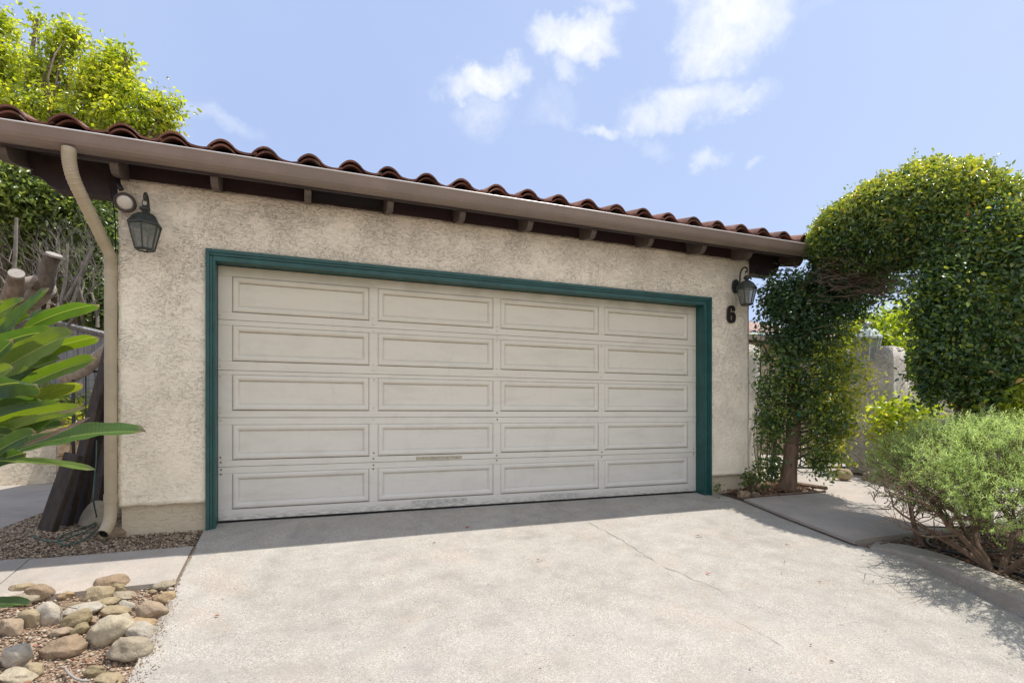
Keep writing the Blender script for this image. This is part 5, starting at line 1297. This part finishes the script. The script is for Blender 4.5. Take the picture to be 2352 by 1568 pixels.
# filler hedge behind everything at the right so the horizon is green
lobes('tall_hedge', 'tall green hedge closing the garden far behind the gate', 'hedge', (13.5, 12, 0), [((11.5+k*2.2, 11.5-k*1.6, 1.7), (1.6, 1.2, 1.9), 130) for k in range(6)], .2, M['lf_tree'], 20, .6, 44, (.0, .8), .1, .5, 'bark', .2)
# photinia-like shrub by the pillar and bright shrub at the right edge
lobes('flowering_shrub', 'open shrub with pale and reddish young leaves in front of the grey pillar', 'shrub', tuple(P(2085, 1085, 7.3)), [PL(2070, 950, 7.2, 65, 42, 60), PL(2110, 985, 7.1, 60, 40, 50), PL(2035, 985, 7.3, 42, 35, 22), PL(2090, 1040, 7.2, 70, 45, 40)], .075, M['lf_bright'], 11, .19, 71, (.1, 1.0), .03, .5, 'bark_pale', .2, nbr=8)
lobes('young_shrub', 'bright shrub with lime and coppery leaf tips at the right edge', 'shrub', tuple(P(2330, 1100, 4.9)), [PL(2330, 890, 4.8, 62, 42, 70), PL(2290, 925, 4.8, 35, 25, 20), PL(2360, 940, 4.8, 50, 50, 45), PL(2345, 840, 5.0, 30, 30, 16)], .065, M['lf_bright'], 13, .15, 83, (.15, 1.0), .025, .45, 'bark', .2, nbr=8)
# ================================================================ BIG FINE LEAVED BUSH
bush = empty('feathery_bush', 'large feathery pale green bush with bare twisted stems in the planter behind the curb', 'bush', (4.50, -2.72, planter(-2.72)))
bm = BM(); random.seed(12); tips = []
def bcan(p):   # inside canopy test (elongated ellipsoid)
    q = Vector(((p.x-5.05)/.78, (p.y+2.50)/.95, (p.z-.42)/.42)); return q.length
stems = [((4.50, -2.72), (-.05, .75, .65)), ((4.50, -2.70), (.05, .45, .85)), ((4.53, -2.74), (.45, -.05, .8)), ((4.52, -2.76), (.05, -.55, .75)), ((4.50, -2.70), (-.3, .25, .9)), ((4.95, -2.35), (.1, .3, .9)), ((4.95, -2.35), (-.3, .4, .75)), ((5.3, -2.2), (.2, .3, .9)), ((5.2, -2.65), (.3, 0, .9)), ((4.75, -2.1), (-.15, .35, .85)), ((4.85, -3.1), (-.2, -.3, .8))]
for (xy, d) in stems:
    grow(bm, (xy[0], xy[1], planter(xy[1])-.02), d, .40, .024, 4, .55, .25, 4, 7, tips)
build(bm, 'stems', M['bark_red'], bush, True)
# shoots filling the canopy
def bushpts(n):
    out = []
    while len(out) < n:
        x = random.uniform(3.6, 6.0); y = random.uniform(-4.2, -1.5); z = random.uniform(-.05, .92)
        q = min(math.sqrt(((x-5.12)/.78)**2+((y+2.35)/.75)**2+((z-.43)/.42)**2), math.sqrt(((x-4.66)/.64)**2+((y+2.9)/.62)**2+((z-.42)/.42)**2), math.sqrt(((x-4.36)/.66)**2+((y+3.55)/.62)**2+((z-.40)/.42)**2))+.28*mnoise.noise(Vector((x*2.6, y*2.6, z*2.6)))+.12*mnoise.noise(Vector((x*7, y*7, z*7)))
        if q > 1: continue
        if q < .62 and random.random() < .75: continue
        if z < .36 and random.random() < .90-.3*(z/.36): continue
        if mnoise.noise(Vector((x*5, y*5, z*5+9))) < -.22: continue
        out.append((x, y, z, q))
    return out
bp = bushpts(5600)
PP = []; NN = []; DD = []; TT = []; bm = BM()
for (x, y, z, q) in bp:
    c0 = Vector((x, y, z)); out = Vector(((x-4.98)/.74, (y+2.42), (z-.2)/.6)).normalized()
    d = (out*.6+Vector((random.gauss(0, .45), random.gauss(0, .45), random.gauss(.35, .4)))).normalized(); L_ = random.uniform(.07, .15)
    if random.random() < .45: tube(bm, [c0-d*.10, c0, c0+d*L_*.8], [.003, .0022, .001], 3, False)
    a = d.orthogonal().normalized(); b_ = d.cross(a); tb = random.random()
    zt = clampf((z-.1)/.8, 0, 1)
    for k in range(19):
        s = k/19; an = k*2.4; r_ = a*math.cos(an)+b_*math.sin(an)
        PP.append(c0+d*L_*s); DD.append(r_*.8+d*.75); NN.append(d*.8-r_*.6+Vector((random.gauss(0, .2), random.gauss(0, .2), random.gauss(0, .2)))); TT.append(clampf(.15+.25*zt+.3*tb+.3*s+random.gauss(0, .08), 0, 1))
leafmesh('foliage', np.array([tuple(v) for v in PP]), np.array([tuple(v) for v in NN]), .021*(.7+.6*rng.random(len(PP))), np.array(TT), M['lf_bush'], bush, .24, .2, np.array([tuple(v) for v in DD]))
tag(build(bm, 'twigs', M['twig'], bush, False), kind='stuff')
bm = BM(); random.seed(19)
for k in range(650):
    x = random.uniform(4.4, 5.7); y = random.uniform(-3.3, -1.75); z = random.uniform(.05, .5)
    if bcan(Vector((x, y, z))) > 1.15: continue
    d = Vector((random.gauss(0, 1), random.gauss(0, 1), random.gauss(.2, .6))).normalized()*random.uniform(.08, .22); c0 = Vector((x, y, z))
    tube(bm, smoothpath([c0, c0+d*.5+Vector((random.gauss(0, .02),)*3), c0+d], 3), [.0045, .004, .0038, .0035, .003, .0025, .002], 4, False)
tag(build(bm, 'twigs', M['twig'], bush, False), kind='stuff')
# hoses in the planter
bm = BM()
def pg2(u, v, off=.022):
    t_ = 3.
    a = (u-CXP)/F; b = (HYP-v)/F
    for i in range(60):
        g = mz((cc*a+ss)*t_, CY0+(cc-ss*a)*t_)+off; t_ = .5*t_+.5*(g-CZ)/b
    return P(u, v, t_)
tube(bm, smoothpath([pg2(u, v) for u, v in ((2215, 1234), (2180, 1229), (2145, 1231), (2129, 1240), (2137, 1252), (2165, 1262), (2200, 1270), (2240, 1285), (2290, 1302), (2352, 1322), (2440, 1350))], 6), .0115, 10)
tube(bm, smoothpath([pg2(u, v) for u, v in ((2260, 1226), (2225, 1226), (2196, 1230), (2190, 1238), (2205, 1250), (2240, 1262), (2300, 1272), (2380, 1290))], 6), .0115, 10)
tag(build(bm, 'garden_hose', M['hose_black'], None, True), 'black garden hose looped on the soil under the feathery bush', 'hose')
# small things at the right corner of the garage
jp = empty('jade_plant', 'small jade plant with rounded leaves at the right foot of the garage wall', 'plant', tuple(PG(1718, 1140)))
p, nr, ct, cp = cluster_crown(tuple(P(1735, 1100, 6.0)), (.13, .12, .07), 26, 10, .07, 3, .3, .3)
leafmesh('leaves', p, nr, .035*(.7+.6*rng.random(len(p))), rng.random(len(p))*.6, M['lf_dark'], jp, .75)
bm = BM(); 
for k in range(12): e = Vector(cp[k]); s = PG(1722, 1140); tube(bm, smoothpath([s, s.lerp(e, .5)+Vector((0, 0, .02)), e], 3), .007, 5)
build(bm, 'stems', M['bark'], jp, True)
jp2 = empty('seedling', 'tiny grey green seedling at the base of the foundation beside the driveway', 'plant', tuple(PG(1650, 1138)))
p, nr, ct, cp = cluster_crown(tuple(P(1648, 1122, 6.0)), (.05, .05, .05), 9, 7, .05, 3, .3, .3)
leafmesh('leaves', p, nr, .03*(.7+.6*rng.random(len(p))), rng.random(len(p))*.5+.2, M['lf_dark'], jp2, .5)
rock('stone', 1712, 1146, 32, 24, 0, 'brown', 'dark brown stone at the right foot of the garage wall', 'stone', .5, off=.0, seed=61)
rock('stone', 1738, 1143, 18, 22, 60, 'grey', 'small pale stone standing beside the dark one by the wall corner', 'stone', .5, off=.0, seed=62)
rock('stone', 1944, 1099, 38, 26, -10, 'beige', 'smooth tan stone beside the path at the foot of the arch', 'stone', .1, off=.06, seed=63)
rock('stone', 2010, 1102, 40, 30, 0, 'grey', 'grey stone beside the foot of the grey gate pillar', 'stone', .6, off=.05, seed=64)
vn = empty('wall_vine', 'dark leafy vine hanging beside the garage corner in front of the stucco wall stub', 'vine', tuple(P(1752, 1110, 6.5)))
PP = []; 
for k in range(26):
    u0 = random.uniform(1732, 1790); v0 = random.uniform(860, 1080); 
    for j in range(22): PP.append(tuple(P(u0+random.gauss(0, 7)+j*.4, v0+j*1.6+random.gauss(0, 5), 6.6+random.gauss(0, .05))))
p = np.array(PP); leafmesh('leaves', p, rng.normal(size=(len(p), 3))+np.array([-.3, -1, .3]), .05*(.6+.7*rng.random(len(p))), rng.random(len(p))*.55, M['lf_dark'], vn, .45)
bm = BM()
for k in range(12):
    u0 = random.uniform(1735, 1785); tube(bm, smoothpath([P(u0, 1105, 6.6), P(u0+random.gauss(0, 10), 1020, 6.6), P(u0+random.gauss(0, 12), 940, 6.6), P(u0+random.gauss(0, 14), 870, 6.6)], 4), .005, 4, False)
build(bm, 'stems', M['twig'], vn, True)
bm = BM(); tube(bm, [(5.70, -.47, .035), (5.735, .45, .035)], .022, 4); tube(bm, [(4.62, -.448, -.005), (5.70, -.448, -.005)], .016, 4); tag(build(bm, 'bed_edging', M['bark_red']), 'thin brown wooden edging round the bed at the arch trunk', 'edging')
cover('leaf_litter', 'dry leaves and bark on the bed round the arch trunk', 'leaf litter', 700, lambda: (random.uniform(4.5, 5.7), random.uniform(-.44, .2), .01+random.random()*.02), .035, M['lf_dry'], (0, .8))
cover('leaf_litter', 'dry leaf litter on the planter soil under the feathery bush', 'leaf litter', 1500, lambda: (lambda x, y: (x, y, mz(x, y)+.01))(random.uniform(4.5, 6.6), random.uniform(-3.8, -1.9)), .03, M['lf_dry'], (0, .9))
# single dry leaves on the concrete
LF = [(1077, 1209, 9, 'dark red leaf on the shaded concrete close to the garage door', 1.0), (1628, 1318, 9, 'bright red curled leaf on the sunlit driveway', 1.0), (1240, 1286, 8, 'thin brown leaf in the middle of the driveway', .4), (503, 1413, 10, 'narrow orange brown leaf on the driveway near the cobbles', .85),
      (1608, 1232, 9, 'pale leaf on the driveway near the right walk', .7), (1810, 1250, 6, 'dark speck of leaf on the driveway beside the arch shadow', .0), (1795, 1314, 6, 'dark leaf fragment on the sunny right part of the driveway', .1), (1801, 1290, 6, 'small blackish leaf just above another on the right part of the driveway', .05), (2005, 1332, 6, 'leaf fragment beside the shadow of the feathery bush', .4),
      (1880, 1335, 6, 'brown leaf between the two shadows at the right', .3), (400, 1330, 5, 'dark seed pod on the driveway near the left slab', .05), (1860, 1480, 7, 'brown leaf low on the driveway at the right', .2), (1915, 1518, 8, 'thin dark twig like leaf at the bottom right of the driveway', .1), (1720, 1535, 6, 'brown leaf at the bottom edge of the driveway', .5), (1000, 1245, 6, 'thin curved dry sprig on the sunlit edge of the eave shadow', .3)]
for i, (u, v, sz, lab, tn) in enumerate(LF):
    q = PG(u, v, .008); n1 = np.array([tuple(q), tuple(q+Vector((.006, .004, 0)))]); n2 = np.array([(random.gauss(0, .3), random.gauss(0, .3), 1), (random.gauss(0, .4), .3, 1)])
    o = leafmesh('fallen_leaf', n1, n2, np.array([1., .6])*sz*1.2/F*(ss*q.x+cc*(q.y-CY0)), np.array([tn, tn]), M['lf_dry'], None, .45, .35); tag(o, lab, 'leaf', 'leaves lying on the driveway')
# ================================================================ WORLD, SUN, CAMERA
SUN = Vector((.365, .035, .930)).normalized()
w = bpy.data.worlds.new('World'); sc.world = w; w.use_nodes = True; t = NT(w.node_tree); bg = t.n['Background']
sky = t.new('ShaderNodeTexSky', sky_type='NISHITA'); sky.sun_disc = False
sky.sun_elevation = math.asin(SUN.z); sky.sun_rotation = math.atan2(SUN.x, SUN.y)
sky.air_density = 1.0; sky.dust_density = 2.2; sky.ozone_density = 1.6
dirv = t.new('ShaderNodeTexCoord').outputs['Generated']
nz1 = t.new('ShaderNodeTexNoise', {'Vector': dirv, 'Scale': 9.0, 'Detail': 8.0, 'Roughness': .62})
nz2 = t.new('ShaderNodeTexNoise', {'Vector': dirv, 'Scale': 22.0, 'Detail': 9.0, 'Roughness': .68, 'Distortion': .4})
off = t.new('ShaderNodeVectorMath', {0: nz1.outputs['Color'], 1: (.5, .5, .5)}, operation='SUBTRACT')
off2 = t.new('ShaderNodeVectorMath', {0: off.outputs[0], 3: .15}, operation='SCALE')
dw = t.new('ShaderNodeVectorMath', {0: dirv, 1: off2.outputs[0]}, operation='ADD').outputs[0]
CL = [(1320, 92, 84, 42, 1.0), (1300, 165, 34, 32, .55), (1120, 192, 85, 34, 1.0), (1135, 262, 50, 34, .45), (1660, 55, 105, 85, 1.1), (1760, 40, 75, 62, .75), (1610, 120, 40, 30, .4), (1555, 238, 100, 46, .85), (1665, 255, 80, 28, .6), (1390, 282, 60, 15, .6), (1620, 368, 45, 24, .55), (1756, 352, 26, 16, .4), (1405, 16, 55, 26, .6), (1275, 248, 36, 30, .3), (490, 298, 85, 22, .35), (1500, 345, 30, 26, .3), (1590, 150, 20, 14, .4), (1900, 10, 80, 20, .15), (-700, 200, 300, 90, .9), (3200, 100, 400, 120, .8)]
acc = None
for (u, v, ru, rv, amp) in CL:
    c0 = (P(u, v, 1)-Vector((0, CY0, CZ))); L_ = c0.length; c0.normalize(); a = Vector((0, 0, 1)).cross(c0).normalized(); b_ = c0.cross(a)
    k = 1/F/L_
    cosu = 1/math.sqrt(1+((u-CXP)/F)**2)
    ra = ru*k*cosu*1.42; rb = rv*k*1.42
    d1 = t.new('ShaderNodeVectorMath', {0: dw, 1: tuple(a/ra)}, operation='DOT_PRODUCT').outputs['Value']
    d2 = t.new('ShaderNodeVectorMath', {0: dw, 1: tuple(b_/rb)}, operation='DOT_PRODUCT').outputs['Value']
    d3 = t.new('ShaderNodeVectorMath', {0: dirv, 1: tuple(c0)}, operation='DOT_PRODUCT').outputs['Value']
    e = t.math('ADD', t.math('MULTIPLY', d1, d1), t.math('MULTIPLY', d2, d2))
    mk = t.math('MULTIPLY', t.math('SUBTRACT', 1.0, e, clamp=True), amp*.86)
    mk = t.math('MULTIPLY', mk, t.math('GREATER_THAN', d3, .3))
    acc = mk if acc is None else t.math('MAXIMUM', acc, mk)
dens = t.math('MULTIPLY', acc, t.math('MULTIPLY_ADD', nz2.outputs['Fac'], 2.0, .05))
dens = t.ramp(dens, [(.02, 0.0), (.22, .12), (.5, .5), (1.0, .96)])
veil = t.ramp(t.new('ShaderNodeTexNoise', {'Vector': dirv, 'Scale': 2.2, 'Detail': 6.0}).outputs['Fac'], [(.45, 0.0), (.8, .10)])
SKYV = 1.0
skyc = t.mix(1.0, sky.outputs[0], (.80, .72, .78), 'MULTIPLY')
hz_ = t.new('ShaderNodeSeparateXYZ', {0: dirv})
side = t.ramp(hz_.outputs[0], [(.0, (2.02, 2.62, 3.98)), (.45, (2.10, 2.70, 4.04)), (.85, (2.44, 3.04, 4.2))])
skyc = t.mix(.82, skyc, side)
col_ = t.mix(veil, skyc, (4.2, 4.4, 4.8)); col_ = t.mix(t.math('MULTIPLY', dens, .86), col_, (4.55, 4.6, 4.7))
bk = t.math('MULTIPLY', t.math('SUBTRACT', -.10, hz_.outputs[1]), 3.0, clamp=True)
bn = t.ramp(t.new('ShaderNodeTexNoise', {'Vector': dirv, 'Scale': 3.0, 'Detail': 7.0, 'Roughness': .6}).outputs['Fac'], [(.38, 0.0), (.58, 1.0)])
col_ = t.mix(t.math('MULTIPLY', bk, bn), col_, (5.6, 5.55, 5.5))  # bright clouds added behind the camera to fill the shaded wall
t.set(bg.inputs[0], col_); bg.inputs[1].default_value = .15
sun = bpy.data.lights.new('sun', 'SUN'); sun.energy = 3.3; sun.angle = math.radians(.53); sun.color = (1.0, .95, .885)
so = bpy.data.objects.new('sun', sun); COL.objects.link(so); so.rotation_euler = (-SUN).to_track_quat('-Z', 'Y').to_euler()
cam = bpy.data.cameras.new('camera'); co_ = bpy.data.objects.new('camera', cam); COL.objects.link(co_)
cam.sensor_width = 36; cam.lens = 36*F/2352; cam.shift_y = 167/2352; cam.clip_start = .05; cam.clip_end = 2000
co_.location = (0, CY0, CZ); co_.rotation_euler = (math.radians(90), 0, -math.atan2(ss, cc)); sc.camera = co_
sc.view_settings.view_transform = 'Standard'; sc.view_settings.look = 'None'; sc.view_settings.exposure = .68; sc.view_settings.gamma = 1
sc.cycles.max_bounces = 8; sc.cycles.transparent_max_bounces = 12
